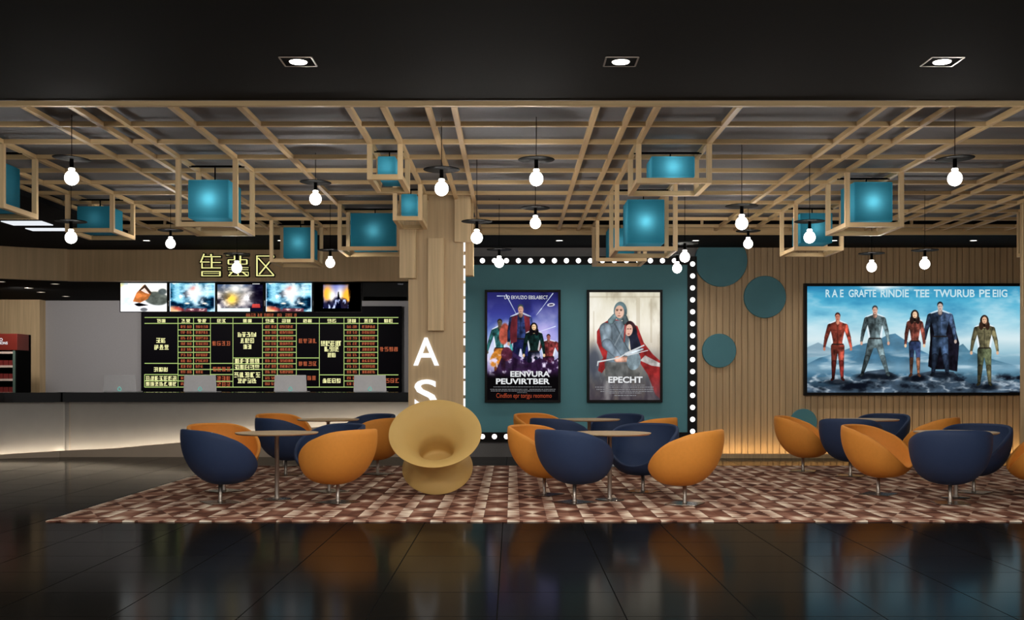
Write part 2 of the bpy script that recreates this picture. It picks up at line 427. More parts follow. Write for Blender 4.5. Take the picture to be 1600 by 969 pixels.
# ------------------------------------------------------------------ lanterns in wood cages
def lantern(i, X0, X1, r, zb, bx, by, bz, label, watt=1.0):
    Ya, Yb = ROW[r], ROW[r+1]; cx, cy = (X0+X1)/2, (Ya+Yb)/2
    t = thing('box_lantern', label, 'hanging lantern', (cx, cy, zb), 0, 'teal box lanterns in open wood cages')
    h = 3.65 - zb; a, b = (X1-X0)/2, (Yb-Ya)/2; q = 0.025
    for sx in (-1, 1):
        for sy in (-1, 1): part('cage_post', MB().box(sx*a-q, sx*a+q, sy*b-q, sy*b+q, 0.0, h + 0.002), M['beam_z'], t)
    for sy in (-1, 1): part('cage_rail', MB().box(-a+q, a-q, sy*b-q, sy*b+q, 0.0, 2*q), M['beam_x'], t)
    for sx in (-1, 1): part('cage_rail', MB().box(sx*a-q, sx*a+q, -b+q, b-q, 0.0, 2*q), M['beam_y'], t)
    o = part('shade', MB().box(bx[0]-cx, bx[1]-cx, by[0]-cy, by[1]-cy, bz[0]-zb, bz[1]-zb), M['lantern'], t, 0.012)
    so = MB(); mx_, my_ = (bx[0]+bx[1])/2-cx, (by[0]+by[1])/2-cy
    so.prism_xz([(-a, h-0.01), (mx_-0.006, h-0.01), (mx_-0.006, bz[1]-zb), (mx_+0.006, bz[1]-zb), (mx_+0.006, h-0.01), (a, h-0.01), (a, h+0.01), (-a, h+0.01)], my_-0.01, my_+0.01)
    part('hanger', so, M['metal_black'], t)
    if watt > 0:
        l = bpy.data.lights.new('lantern_lamp', 'POINT'); l.energy = LANTERN_W * watt; l.color = (1.0, 0.97, 0.9); l.shadow_soft_size = 0.04
        lo = bpy.data.objects.new('lantern_lamp', l); col.objects.link(lo); lo.parent = t
        lo.location = (mx_, by[0]-cy + 0.10, (bz[0]+bz[1])/2 - zb)
L = [
 (-5.83,-5.02,2,3.02,(-5.72,-5.13),(11.2,11.62),(3.06,3.53),'teal lantern in a wood cage cut off by the left picture edge',0.25),
 (-5.58,-5.02,6,3.18,(-5.53,-5.10),(14.15,14.6),(3.22,3.535),'wide teal lantern in a cage over the counter, left of the ticket sign',0.25),
 (-3.51,-2.91,3,2.94,(-3.45,-3.01),(11.85,12.38),(3.05,3.46),'brightly glowing teal lantern in a big cage hanging above the ticket sign',2.0),
 (-3.51,-2.91,9,3.04,(-3.38,-2.95),(16.45,16.9),(3.13,3.58),'teal lantern in a far cage overlapping the right end of the ticket sign',0.9),
 (-2.28,-1.50,7,3.04,(-2.17,-1.56),(14.95,15.4),(3.09,3.565),'wide teal lantern in a cage tucked behind the left plank of the pillar',0.9),
 (-1.40,-1.10,2,3.30,(-1.335,-1.155),(11.05,11.58),(3.34,3.55),'small teal lantern in a narrow cage, the higher one left of the pillar top',0.7),
 (-1.39,-1.09,5,3.22,(-1.33,-1.14),(13.35,13.85),(3.30,3.557),'small teal lantern in a narrow cage right in front of the pillar top left',0.7),
 (1.247,1.94,2,3.265,(1.40,1.84),(11.2,11.6),(3.37,3.58),'flat wide teal lantern, topmost of the three cages right of centre',1.7),
 (1.247,1.94,5,2.86,(1.386,1.836),(13.4,13.9),(2.97,3.50),'tall glowing teal lantern, middle of the three cages right of centre',2.0),
 (1.247,1.94,9,3.055,(1.42,1.80),(16.4,16.85),(3.15,3.56),'teal lantern in the farthest cage, mostly hidden behind the tall one',0.5),
 (3.755,4.36,7,3.04,(3.86,4.29),(14.9,15.35),(3.16,3.56),'teal lantern in the far cage behind a pendant bulb, left of the big glowing one',0.9),
 (3.755,4.36,4,3.04,(3.87,4.31),(12.6,13.12),(3.12,3.57),'big glowing teal lantern hanging above the lit banner',2.0),
 (7.06,7.70,7,3.03,(7.16,7.6),(14.95,15.35),(3.1,3.56),'wood cage lantern showing only a post at the right picture edge',0.2),
]
for i, a in enumerate(L): lantern(i, *a)

# ------------------------------------------------------------------ pendants
def make_pendant(label):
    t = thing('pendant_lamp', label, 'pendant lamp', (0,0,0), 0, 'globe bulb pendants with black discs')
    part('cord', MB().tube([(0,0,0.01),(0,0,1.0)], 0.0035, 6), M['metal_black'], t)
    part('disc_shade', MB().lathe([(0,0.016),(0.02,0.016),(0.165,0.003),(0.168,0),(0.165,-0.004),(0.02,-0.002),(0,-0.002)], 48), M['metal_black'], t)
    part('socket', MB().lathe([(0,0.02),(0.016,0.02),(0.018,-0.005),(0.018,-0.085),(0.022,-0.09),(0,-0.09)], 20), M['metal_black'], t)
    pr = [(0,-0.085),(0.024,-0.086),(0.030,-0.098)]
    for k in range(2, 17):
        a = math.radians(180 * k / 17); r = 0.063
        pr.append((r*math.sin(a), -0.178 + r*math.cos(a) * (1.12 if a < math.pi/2 else 1.0)))
    pr.append((0, -0.244)); pr.sort(key=lambda q: -q[1])
    part('bulb', MB().lathe(pr, 28), M['bulb'], t)
    l = bpy.data.lights.new('bulb_lamp', 'POINT'); l.energy = BULB_W; l.shadow_soft_size = 0.072; l.color = (1.0, 0.96, 0.9)
    lo = bpy.data.objects.new('bulb_lamp', l); col.objects.link(lo); lo.parent = t; lo.location = (0, 0, -0.178)
    return t
P = [
 (112,248,10.1,'pendant with tilted disc nearest the left edge, upper of two in line',0.07),
 (838,249.5,10.18,'pendant right of the pillar in the top centre, upper of two in line',0),
 (1492,248,9.85,'nearest pendant at the far right, above the right end of the banner',-0.04),
 (690,265,10.2,'pendant hanging in front of the top of the wood pillar',0),
 (493,285,11.8,'pendant left of the small caged lanterns, over the television row',0.03),
 (111,346,12.1,'pendant in front of the wide lantern, lower of two in line at the left edge',0),
 (836.6,325,12.9,'smaller pendant directly below the top centre one',0.02),
 (1159,322,11.3,'large pendant between the tall caged lantern and the far right cages',0),
 (745,346,12.0,'pendant beside the right edge of the pillar above the marquee corner',0),
 (1265,346,12.3,'pendant hanging in front of the caged lantern above the green discs',0),
 (266.5,360,14.8,'small pendant left of the biggest lantern cage, over the ticket fascia',0),
 (370,397,14.0,'pendant hanging in front of the middle character of the ticket sign',0),
 (516,391,15.3,'small pendant between the lantern cages right of the ticket sign',0),
 (780,390,14.8,'small pendant in front of the marquee bulbs above the left poster',0),
 (1169,361,15.2,'small pendant right behind the large one above the biggest green disc',0),
 (1070,380,14.0,'upper of two small pendants at the top right marquee corner',0),
 (1058,399,15.0,'lower of two small pendants at the top right marquee corner',0),
 (1362,396,14.4,'left one of two small pendants just above the lit banner',0),
 (1445,391,14.1,'right one of two small pendants just above the lit banner',0),
]
p0 = make_pendant(P[0][3])
for i, (px, py, Y, lab, tilt) in enumerate(P):
    x, y, z = PX(px, py, Y)
    o = p0 if i == 0 else dup(p0, (x, y, z), 0, lab)
    o.location = (x, y, z)
    for c in o.children:
        if c.name.startswith('cord'): c.scale = (1, 1, (3.735 - z))
        if c.name.startswith('disc'): c.rotation_euler = (0, tilt, 0)

# ------------------------------------------------------------------ downlights
def sq_downlight(X, Y, label, aim=0.0):
    t = thing('recessed_downlight', label, 'downlight', (X, Y, 3.70), 0, 'square downlights in the black ceiling')
    fr = MB(); s = 0.118
    for a in (-1, 1):
        fr.box(a*s-0.006, a*s+0.006, -s, s, -0.006, 0.0); fr.box(-s, s, a*s-0.006, a*s+0.006, -0.006, 0.0)
    part('trim_ring', fr, M['steel'], t)
    part('housing', MB().box(-s, s, -s, s, -0.003, -0.0005), M['black_deep'], t)
    part('lens', MB().lathe([(0,-0.009),(0.062,-0.009),(0.066,-0.0031),(0,-0.0031)], 32, False), M['spot_disc'], t)
    l = bpy.data.lights.new('downlight_beam', 'SPOT'); l.energy = SPOT_W; l.spot_size = math.radians(140); l.spot_blend = 0.8; l.shadow_soft_size = 0.07
    l.color = (1.0, 0.96, 0.9)
    lo = bpy.data.objects.new('downlight_beam', l); col.objects.link(lo); lo.parent = t; lo.location = (0, 0, -0.03); lo.rotation_euler = (math.radians(aim), 0, 0)
for px, lab in ((466, 'left one of the three square downlights in the black ceiling'), (970, 'middle one of the three square downlights in the black ceiling'), (1472, 'right one of the three square downlights in the black ceiling')):
    sq_downlight(wx(px, 8.28), 8.28, lab)
for X, lab in ((-4.0, 'leftmost'), (-1.6, 'second from the left'), (0.8, 'middle'), (3.2, 'second from the right'), (5.6, 'rightmost')):  # added row above the frame, aimed forward to brighten wood and walls
    sq_downlight(X, 4.6, lab + ' added square downlight for fill light, in the unseen near ceiling row', 38.0)
def small_downlight(X, Y, z, label, watt, r=0.058):
    t = thing('round_downlight', label, 'downlight', (X, Y, z), 0, 'small round soffit downlights')
    part('trim_ring', MB().lathe([(r*0.85,0),(r*1.12,0),(r*1.12,-0.008),(r*0.85,-0.004)], 24), M['steel'], t)
    part('lens', MB().lathe([(0,-0.003),(r*0.88,-0.003),(r*0.88,0),(0,0)], 24, False), M['small_lens'] if watt < 1 else M['spot_disc'], t)
    if watt > 0:
        l = bpy.data.lights.new('downlight_beam', 'SPOT'); l.energy = watt; l.spot_size = math.radians(120); l.spot_blend = 1.0; l.shadow_soft_size = 0.05
        l.color = (1.0, 0.95, 0.88)
        lo = bpy.data.objects.new('downlight_beam', l); col.objects.link(lo); lo.parent = t; lo.location = (0, 0, -0.02)
for px, lab in ((229,'soffit downlight above the ticket fascia near the left lantern cage'),(439,'soffit downlight behind the far caged lantern over the ticket sign'),
                (650,'soffit downlight behind the wood pillar'),(874,'soffit downlight above the marquee border between the posters'),
                (1087,'soffit downlight over the corner of the marquee border'),(1303,'soffit downlight beside the caged lantern at the slatted wall'),(1521,'soffit downlight above the right half of the banner')):
    small_downlight(wx(px, 18.1), 18.1, 3.59, lab, SOFFIT_W)
for px, py, lab in ((1.5,440,'tiny ceiling spot at the left picture edge in the ticket area'),(86,443.5,'tiny ceiling spot nearest the fascia in the ticket area'),
                    (45.5,450,'tiny ceiling spot, second from the left in the ticket area'),(64,456.5,'tiny ceiling spot in the middle of the ticket area cluster'),(103,463,'tiny ceiling spot farthest back in the ticket area')):
    Y = F * (3.04 - EYE) / (CY - py); small_downlight(wx(px, Y), Y, 3.04, lab, 0.0, 0.07)
for X in (-9.2, -6.6, -4.0):  # added fill spots with no fitting, aimed at the ticket area's back wall
    l = bpy.data.lights.new('ticket_fill', 'SPOT'); l.energy = TICKET_FILL_W; l.spot_size = math.radians(130); l.spot_blend = 0.6; l.shadow_soft_size = 0.2; l.color = (1.0, 0.94, 0.88)
    lo = bpy.data.objects.new('ticket_fill', l); col.objects.link(lo); lo.location = (X, 20.6, 3.0); lo.rotation_euler = (math.radians(68), 0, 0)
t = thing('ceiling_light', 'larger white light panel in the dark ceiling at the left edge', 'ceiling light', (-6.99, 16.06, 3.59), 0, 'white light panels in the dark ceiling')
part('diffuser', MB().box(-0.29, 0.29, -0.2, 0.2, -0.012, 0.0), M['panel_light'], t)
t = thing('ceiling_light', 'narrow white light panel behind the larger one in the dark ceiling', 'ceiling light', (-6.97, 16.74, 3.59), 0, 'white light panels in the dark ceiling')
part('diffuser', MB().box(-0.29, 0.29, -0.13, 0.13, -0.012, 0.0), M['panel_light'], t)

# ------------------------------------------------------------------ teal feature wall with marquee bulbs
WF = WALL - 0.05
ox = wx(905, WF)
t = thing('marquee_border', 'black border of round white bulbs framing the teal wall panel', 'marquee light', (ox, WF, 0))
xl, xr = wx(700, WF) - ox, wx(1074, WF) - ox
part('panel', MB().box(xl, xr, 0.0, 0.045, wz(676, WF), wz(413, WF)), M['teal'], t, label='flat teal wall panel')
fr = MB()
x2 = wx(1088.5, WF) - ox
fr.box(xl, x2, -0.03, 0.045, wz(414, WF), wz(401, WF)); fr.box(xl, x2, -0.03, 0.045, wz(689.5, WF), wz(675.5, WF))
fr.box(xr, x2, -0.03, 0.045, wz(675.5, WF), wz(414, WF)); fr.box(xl - 0.14, xl, -0.03, 0.045, wz(689.5, WF), wz(401, WF))
part('border_frame', fr, M['frame'], t)
bl = MB().lathe([(0.043*math.sin(math.radians(a)), 0.038*math.cos(math.radians(a))) for a in range(0, 91, 10)] + [(0.0, 0.0)], 20, True, (0,0,0), Matrix.Rotation(math.radians(90), 4, 'X'))
bm_ = bl.mesh('bulb'); bm_.materials.append(M['bulb_small'])
spots = [(753.8 + 18.75*k, 407.4) for k in range(-2, 18)] + [(1082.2, 412.6 + 18.68*k) for k in range(15)] + [(753.8 + 18.75*k, 682.3) for k in range(-2, 17)]
spots = [s for s in spots if s[0] > 725]
for px, py in spots:
    if abs(px - 1072) < 4 and py < 408: continue
    o = bpy.data.objects.new('bulb', bm_); col.objects.link(o); o.parent = t
    o.location = (wx(px, WF - 0.03) - ox, -0.03, wz(py, WF - 0.03))

# round teal discs on the slatted wall
for (px, py, r, lab) in ((1127,407,41,'biggest round teal disc, tucked under the dark soffit on the slatted wall'),(1195.5,464,33,'second largest round teal disc right of the marquee border'),
                         (1124,548,26.6,'smaller round teal disc low beside the marquee border'),(1256,660,21,'smallest round teal disc peeking out behind an orange chair')):
    Y = WALL - 0.055
    R = r * Y / F
    c = MB().lathe([(0,0.05),(R-0.008,0.05),(R,0.042),(R,0),(0,0)], 56, False, (0,0,0), Matrix.Rotation(math.radians(90), 4, 'X'))
    if py == 407:
        top = 3.588 - wz(py, Y)
        c.v = [(a, b, min(cc, top)) for a, b, cc in c.v]
    o = part('wall_disc', c, M['teal_disc'], None, 0.0, (wx(px, Y), Y + 0.05, wz(py, Y))); tag(o, lab, 'wall disc', 'round teal discs on the slatted wall')

# ------------------------------------------------------------------ painted pictures
rng = np.random.default_rng(7)
class Paint:
    def __init__(s, W, H, pw, ph):           # W,H = cells, pw,ph = picture coordinate size
        s.W, s.H, s.pw, s.ph = W, H, pw, ph
        s.x, s.y = np.meshgrid((np.arange(W)+0.5)/W*pw, (np.arange(H)+0.5)/H*ph)
        s.a = np.zeros((H, W, 3)); s.soft = pw / W * 0.8
    def noise(s, sx, sy, oct=4, seed=0):
        r = np.random.default_rng(seed); out = np.zeros((s.H, s.W)); amp = 1; tot = 0
        for k in range(oct):
            gx, gy = s.x/sx*2**k, s.y/sy*2**k
            g = r.random((int(gy.max())+3, int(gx.max())+3)); ix, iy = gx.astype(int), gy.astype(int)
            fx, fy = gx-ix, gy-iy; fx = fx*fx*(3-2*fx); fy = fy*fy*(3-2*fy)
            v = (g[iy,ix]*(1-fx)+g[iy,ix+1]*fx)*(1-fy)+(g[iy+1,ix]*(1-fx)+g[iy+1,ix+1]*fx)*fy
            out += v*amp; tot += amp; amp *= 0.5
        return out / tot
    def vgrad(s, stops):
        ys = [p*s.ph for p, c in stops]
        for k in range(3): s.a[..., k] = np.interp(s.y, ys, [c[k] for p, c in stops])
    def mix(s, m, c, shade=None):
        m = np.clip(m, 0, 1)[..., None]; c = np.array(c, float)
        if shade is not None: c = c * shade[..., None]
        s.a = s.a * (1-m) + c * m
    def ell(s, cx, cy, rx, ry, c, rot=0, soft=None, shade=None, op=1):
        soft = soft or s.soft
        dx, dy = s.x-cx, s.y-cy; ca, sa = math.cos(rot), math.sin(rot)
        u, v = (dx*ca+dy*sa)/rx, (-dx*sa+dy*ca)/ry; d = (1-np.sqrt(u*u+v*v))*min(rx, ry)
        s.mix(np.clip(d/soft+0.5, 0, 1)*op, c, shade)
    def cap(s, x0, y0, x1, y1, r0, r1, c, shade=None, op=1):
        dx, dy = x1-x0, y1-y0; L2 = dx*dx+dy*dy+1e-9
        t = np.clip(((s.x-x0)*dx+(s.y-y0)*dy)/L2, 0, 1)
        rr = r0+(r1-r0)*t; ds = np.hypot(s.x-x0-dx*t, s.y-y0-dy*t); d = rr - ds
        if shade is not None: shade = shade * (0.5 + 0.65*np.sqrt(np.clip(1-(ds/np.maximum(rr, 1e-6))**2, 0, 1)))
        s.mix(np.clip(d/s.soft+0.5, 0, 1)*op, c, shade)
    def poly(s, pts, c, shade=None, op=1):
        ins = np.zeros((s.H, s.W), bool); n = len(pts); dist = np.full((s.H, s.W), 1e9)
        for i in range(n):
            (xa, ya), (xb, yb) = pts[i], pts[(i+1)%n]
            cond = (ya > s.y) != (yb > s.y)
            ins ^= cond & (s.x < (xb-xa)*(s.y-ya)/((yb-ya) if yb != ya else 1e-9)+xa)
            dx, dy = xb-xa, yb-ya; t = np.clip(((s.x-xa)*dx+(s.y-ya)*dy)/(dx*dx+dy*dy+1e-9), 0, 1)
            dist = np.minimum(dist, np.hypot(s.x-xa-dx*t, s.y-ya-dy*t))
        s.mix(np.clip(np.where(ins, dist, -dist)/s.soft+0.5, 0, 1)*op, c, shade)
    def build(s, name, w, h, mat, parent, loc):
        W, H = s.W, s.H
        xs = np.linspace(-w/2, w/2, W+1); zs = np.linspace(h, 0, H+1)
        gx, gz = np.meshgrid(xs, zs); co = np.zeros(((W+1)*(H+1), 3)); co[:,0] = gx.ravel(); co[:,2] = gz.ravel()
        i = np.arange(H)[:,None]*(W+1)+np.arange(W)[None,:]
        q = np.stack([i+W+1, i+W+2, i+1, i], -1).reshape(-1, 4)
        me = bpy.data.meshes.new(name); me.vertices.add(len(co)); me.vertices.foreach_set('co', co.ravel())
        me.loops.add(q.size); me.loops.foreach_set('vertex_index', q.ravel().astype(np.int32))
        me.polygons.add(len(q)); me.polygons.foreach_set('loop_start', (np.arange(len(q))*4).astype(np.int32))
        me.update(calc_edges=True)
        c = np.clip(s.a, 0, 255)/255; c = np.where(c <= 0.04045, c/12.92, ((c+0.055)/1.055)**2.4)
        ext = np.empty((H+1, W+1, 4)); ext[...,3] = 1
        cp = np.pad(c, ((0,1),(0,1),(0,0)), mode='edge'); ext[...,:3] = cp
        at = me.color_attributes.new('print', 'FLOAT_COLOR', 'POINT'); at.data.foreach_set('color', ext.reshape(-1).astype(np.float32))
        return link(name, me, mat, parent, loc)

def figure(p, cx, top, h, skin, hair, topc, leg, boot, stance=0.10, arms=0.16, longhair=False, shorts=None, coat=None, bulk=1.0, seed=1):
    """a generic standing person painted with light from the right"""
    u = h; nn_ = p.noise(h*0.045, h*0.06, 4, seed); sh = 0.8 * (0.25 + 1.4*nn_) * (0.8 + 0.45*np.clip((p.x-cx)/(0.12*h)+0.4, 0, 1))
    def C(c): return c
    hy = top + 0.065*u
    rim = (235, 240, 245); tsh = sh * (0.5 + 0.62*np.sqrt(np.clip(1-((p.x-cx)/(0.128*u*bulk))**2, 0, 1)))
    bw = 0.128*u*bulk
    for dd, op in ((0.010*u, 0.75),):                # pale contour glow
        p.poly([(cx-bw-dd, top+0.16*u), (cx-0.03*u, top+0.12*u-dd), (cx+0.03*u, top+0.12*u-dd), (cx+bw+dd, top+0.16*u), (cx+0.075*u*bulk+dd, top+0.5*u), (cx-0.075*u*bulk-dd, top+0.5*u)], rim, None, op)
    if coat: p.poly([(cx-bw*1.0, top+0.17*u), (cx+bw*1.0, top+0.17*u), (cx+bw*1.75, top+0.55*u), (cx+bw*1.55, top+0.93*u), (cx+bw*0.6, top+0.9*u), (cx-bw*0.6, top+0.9*u), (cx-bw*1.1, top+0.86*u), (cx-bw*0.9, top+0.5*u)], coat, sh)
    for sx in (-1, 1):
        k = 1.0 if sx < 0 else 1.12
        hx = cx+sx*0.045*u; kx = cx+sx*(0.045+stance*0.5)*u; fx = cx+sx*(0.045+stance)*u
        p.cap(hx, top+0.50*u, kx, top+0.73*u, 0.056*u*bulk, 0.036*u*bulk, leg, sh*k)
        p.cap(kx, top+0.73*u, fx, top+0.94*u, 0.038*u*bulk, 0.022*u*bulk, boot, sh*k)
        p.cap(fx, top+0.955*u, fx+sx*0.02*u, top+0.975*u, 0.022*u, 0.018*u, boot, sh*0.6)
        ex = cx+sx*(0.13*bulk+arms*0.16)*u; wx_ = cx+sx*(0.12*bulk+arms*0.34)*u
        p.cap(cx+sx*0.115*u*bulk, top+0.20*u, ex, top+0.36*u, 0.037*u*bulk, 0.029*u, topc, sh*k)
        p.cap(ex, top+0.36*u, wx_, top+0.50*u, 0.028*u, 0.018*u, topc, sh*k*0.95)
        p.ell(wx_, top+0.53*u, 0.018*u, 0.026*u, skin)
    p.poly([(cx-bw, top+0.17*u), (cx-0.035*u, top+0.135*u), (cx+0.035*u, top+0.135*u), (cx+bw, top+0.17*u), (cx+0.085*u*bulk, top+0.34*u), (cx+0.068*u*bulk, top+0.43*u), (cx+0.088*u*bulk, top+0.53*u), (cx-0.088*u*bulk, top+0.53*u), (cx-0.068*u*bulk, top+0.43*u), (cx-0.085*u*bulk, top+0.34*u)], topc, tsh)
    dk = tuple(v*0.35 for v in topc)
    p.cap(cx, top+0.16*u, cx, top+0.45*u, 0.004*u, 0.004*u, dk, None, 0.8)
    for sx in (-1, 1): p.cap(cx+sx*0.07*u*bulk, top+0.255*u, cx+sx*0.015*u, top+0.265*u, 0.004*u, 0.003*u, dk, None, 0.6); p.cap(cx+sx*0.03*u, top+0.14*u, cx+sx*0.008*u, top+0.2*u, 0.006*u, 0.004*u, dk, None, 0.7)
    p.poly([(cx-0.078*u*bulk, top+0.455*u), (cx+0.078*u*bulk, top+0.455*u), (cx+0.095*u*bulk, top+0.56*u), (cx, top+0.60*u), (cx-0.095*u*bulk, top+0.56*u)], shorts or leg, tsh)
    p.cap(cx-0.08*u*bulk, top+0.462*u, cx+0.08*u*bulk, top+0.462*u, 0.009*u, 0.009*u, (30,24,22), None, 0.9)
    p.cap(cx, top+0.10*u, cx, top+0.15*u, 0.026*u, 0.03*u, skin, sh)
    if longhair:
        p.ell(cx, top+0.085*u, 0.062*u, 0.085*u, hair, 0, None, sh*0.7); p.ell(cx-0.045*u, top+0.15*u, 0.032*u, 0.06*u, hair); p.ell(cx+0.045*u, top+0.15*u, 0.032*u, 0.06*u, hair)
    p.ell(cx, top+0.045*u, 0.040*u, 0.045*u, hair)
    p.ell(cx, hy+0.008*u, 0.034*u, 0.048*u, skin)
    for sx in (-1, 1): p.ell(cx+sx*0.014*u, hy, 0.008*u, 0.0045*u, (45, 30, 28))
    p.ell(cx+0.02*u, hy+0.02*u, 0.018*u, 0.04*u, tuple(v*1.15 for v in skin), 0, 0.02*u, None, 0.5)
    p.ell(cx, hy+0.034*u, 0.012*u, 0.004*u, (120, 60, 55))

# banner: picture px 1261..1600(+), 448..614
bx0, bx1, by0, by1 = 1256, 1606, 443, 618
Yb = WALL - 0.06
p = Paint(560, 270, 345, 166)
p.vgrad([(0,(58,142,180)),(0.12,(70,165,200)),(0.3,(140,200,220)),(0.5,(205,225,230)),(0.62,(150,190,205)),(0.75,(90,135,160)),(0.86,(60,90,110)),(1,(22,34,48))])
n = p.noise(60, 22, 5, 3); p.mix((n-0.5)*3.2*np.clip(1-p.y/110, 0, 1), (235, 244, 246)); p.mix((0.47-n)*4*np.clip(1-p.y/90, 0, 1), (36, 120, 165))
p.poly([(0,96),(18,88),(40,98),(70,104),(0,112)], (120,150,168), None, 0.8)
mt = p.noise(18, 10, 4, 9)
p.poly([(20,112),(50,104),(80,92),(110,86),(128,76),(140,74),(158,86),(180,100),(205,112),(232,122),(232,142),(0,142),(0,122)], (56,100,128), 0.7+0.6*mt, 0.85)
p.poly([(232,110),(240,94),(247,90),(256,100),(275,108),(300,116),(330,124),(345,140),(215,140)], (60,104,128), 0.7+0.6*mt, 0.8)
m2 = p.noise(50, 9, 4, 12); p.mix(np.clip((m2-0.5)*4, 0, 1)*np.clip((p.y-96)/20, 0, 1)*np.clip((150-p.y)/20, 0, 1), (200, 218, 226)); p.mix(np.exp(-((p.y-128)/9)**2)*0.55, (150,184,202))
r1 = p.noise(22, 12, 5, 21); rd = 1 - abs(2*p.noise(26, 11, 4, 23)-1)
p.poly([(0,166),(0,160),(40,156),(70,150),(84,138),(96,133),(122,130),(140,138),(150,146),(168,138),(200,132),(232,134),(240,142),(262,154),(290,146),(345,152),(345,166)], (58,74,90), 0.2+1.5*r1, 0.95)
low = np.clip((p.y-134)/8, 0, 1)
p.mix(np.clip((rd-0.8)*5, 0, 1)*low*np.clip((r1-0.35)*4, 0, 1)*0.75, (214, 224, 232)); p.mix(np.clip((0.42-r1)*7, 0, 1)*low, (12, 16, 26)); p.mix(np.clip((r1-0.6)*5, 0, 1)*low*0.6, (120, 140, 156))
for (cx_, cy_) in ((49,150),(96,141),(124,142),(170,145),(212,139),(286,158)): p.ell(cx_, cy_, 20, 4.5, (10,14,22), 0, 3, None, 0.8)
figure(p, 49, 41, 108, (186,120,98), (60,30,26), (150,66,52), (140,62,50), (100,36,32), 0.02, 0.22, seed=31)
figure(p, 108, 30, 112, (205,160,140), (52,56,60), (104,122,126), (104,122,126), (78,94,98), 0.13, 0.20, bulk=1.02, seed=32)
figure(p, 211, 24, 118, (190,170,160), (24,22,26), (62,80,108), (54,72,98), (36,46,64), 0.05, 0.20, coat=(22,20,30), bulk=1.15, seed=34)
figure(p, 171, 37, 106, (232,196,160), (36,24,22), (138,74,62), (60,74,110), (120,78,58), 0.01, 0.12, True, (52,68,108), bulk=0.82, seed=33)
figure(p, 281, 45, 112, (214,172,140), (52,34,26), (118,112,82), (96,104,76), (80,78,56), 0.03, 0.19, True, seed=35)
p.mix(np.clip((p.x-338)/2, 0, 1)*0.6, (235,240,245))
ob = (wx((bx0+bx1)/2, Yb), Yb, wz(by1, Yb))
t = thing('wall_banner', 'wide backlit film banner of five standing figures on rocks, on the slatted wall', 'poster', ob)
wd, hd = wx(bx1, Yb)-wx(bx0, Yb), wz(by0, Yb)-wz(by1, Yb); e = 0.05
fr = MB(); fr.box(-wd/2, wd/2, 0.0, 0.05, 0, hd)
part('backing', fr, M['frame'], t)
def frame_mb(wd, hd, e, y0=-0.03, y1=0.0):
    fr = MB(); fr.box(-wd/2, wd/2, y0, y1, 0, e); fr.box(-wd/2, wd/2, y0, y1, hd-e, hd); fr.box(-wd/2, -wd/2+e, y0, y1, e, hd-e); fr.box(wd/2-e, wd/2, y0, y1, e, hd-e); return fr
part('frame', frame_mb(wd, hd, e), M['frame'], t)
p.build('picture', wd-2*e, hd-2*e, M['picture'], t, (0, -0.006, e))
for s_, a, b in (('R A E',1290,1318),('GRAFTE',1326,1369),('RINDIE',1376,1420),('TEE',1428,1452),('TWURUB',1459,1523),('PE',1530,1547),('EIIG',1551,1574)):
    text_part('lettering', s_, a, b, 452.5, 464.5, Yb-0.01, M['print_pale'], t, ob, 0.022)

# upright posters
def poster(x0, x1, y0, y1, label, paint):
    Y = WF - 0.05
    og = (wx((x0+x1)/2, Y), Y, wz(y1, Y)); wd, hd = wx(x1, Y)-wx(x0, Y), wz(y0, Y)-wz(y1, Y); e = 0.043
    t = thing('framed_poster', label, 'poster', og, 0, 'backlit film posters on the teal wall')
    part('backing', MB().box(-wd/2, wd/2, 0, 0.05, 0, hd), M['frame'], t)
    part('frame', frame_mb(wd, hd, e), M['frame'], t, 0.004)
    paint.build('picture', wd-2*e, hd-2*e, M['picture'], t, (0, -0.006, e))
    return t, og, Y - 0.01
# poster A: 112 x 170 px
p = Paint(200, 304, 112, 170)
p.vgrad([(0,(34,34,92)),(0.2,(56,60,140)),(0.4,(90,120,190)),(0.55,(170,190,225)),(0.7,(110,90,150)),(0.8,(26,18,40)),(1,(10,8,10))])
n = p.noise(30, 30, 5, 5); p.mix((n-0.45)*2.2*np.clip(1-abs(p.y-70)/60, 0, 1), (235,235,250)); p.mix((0.5-n)*3*np.clip(1-p.y/90,0,1)*np.clip((p.x-30)/60,0,1), (14,12,40))
p.ell(30, 95, 34, 40, (225,225,245), 0, 22, None, 0.7); p.ell(92, 68, 26, 20, (190,170,235), 0, 16, None, 0.6)
for (xa,ya,xb,yb) in ((30,4,48,38),(104,2,86,26),(86,26,78,36),(108,54,84,62),(16,6,32,6)): p.cap(xa,ya,xb,yb,0.7,0.25,(225,238,255),None,0.85)
p.ell(101, 20, 6, 2.6, (225,225,235), -0.1); p.ell(101, 20, 4, 1.4, (60,50,80), -0.1)
figure(p, 20, 42, 100, (90,80,60), (40,34,30), (60,128,128), (190,110,56), (150,80,40), 0.02, 0.26, bulk=0.9, seed=41)
p.ell(27, 66, 8, 17, (170,80,64), 0.1, 1.5, 0.6+0.7*p.noise(5,5,3,2)); p.ell(15, 104, 9, 15, (206,130,50), 0.5, 1.5, 0.6+0.7*p.noise(5,5,3,3))
figure(p, 53, 19, 118, (196,150,130), (56,70,72), (46,60,108), (30,34,78), (26,22,44), 0.05, 0.12, coat=None, bulk=1.0, seed=42)
sh = 0.6+0.8*p.noise(6, 10, 4, 8)
p.poly([(39,40),(48,36),(47,78),(37,82),(36,60)], (96,36,44), sh); p.poly([(67,40),(58,36),(61,66),(69,62)], (104,38,46), sh)
figure(p, 97, 66, 78, (150,90,80), (40,20,24), (132,56,56), (70,30,56), (30,16,34), 0.04, 0.3, bulk=1.3, seed=43)
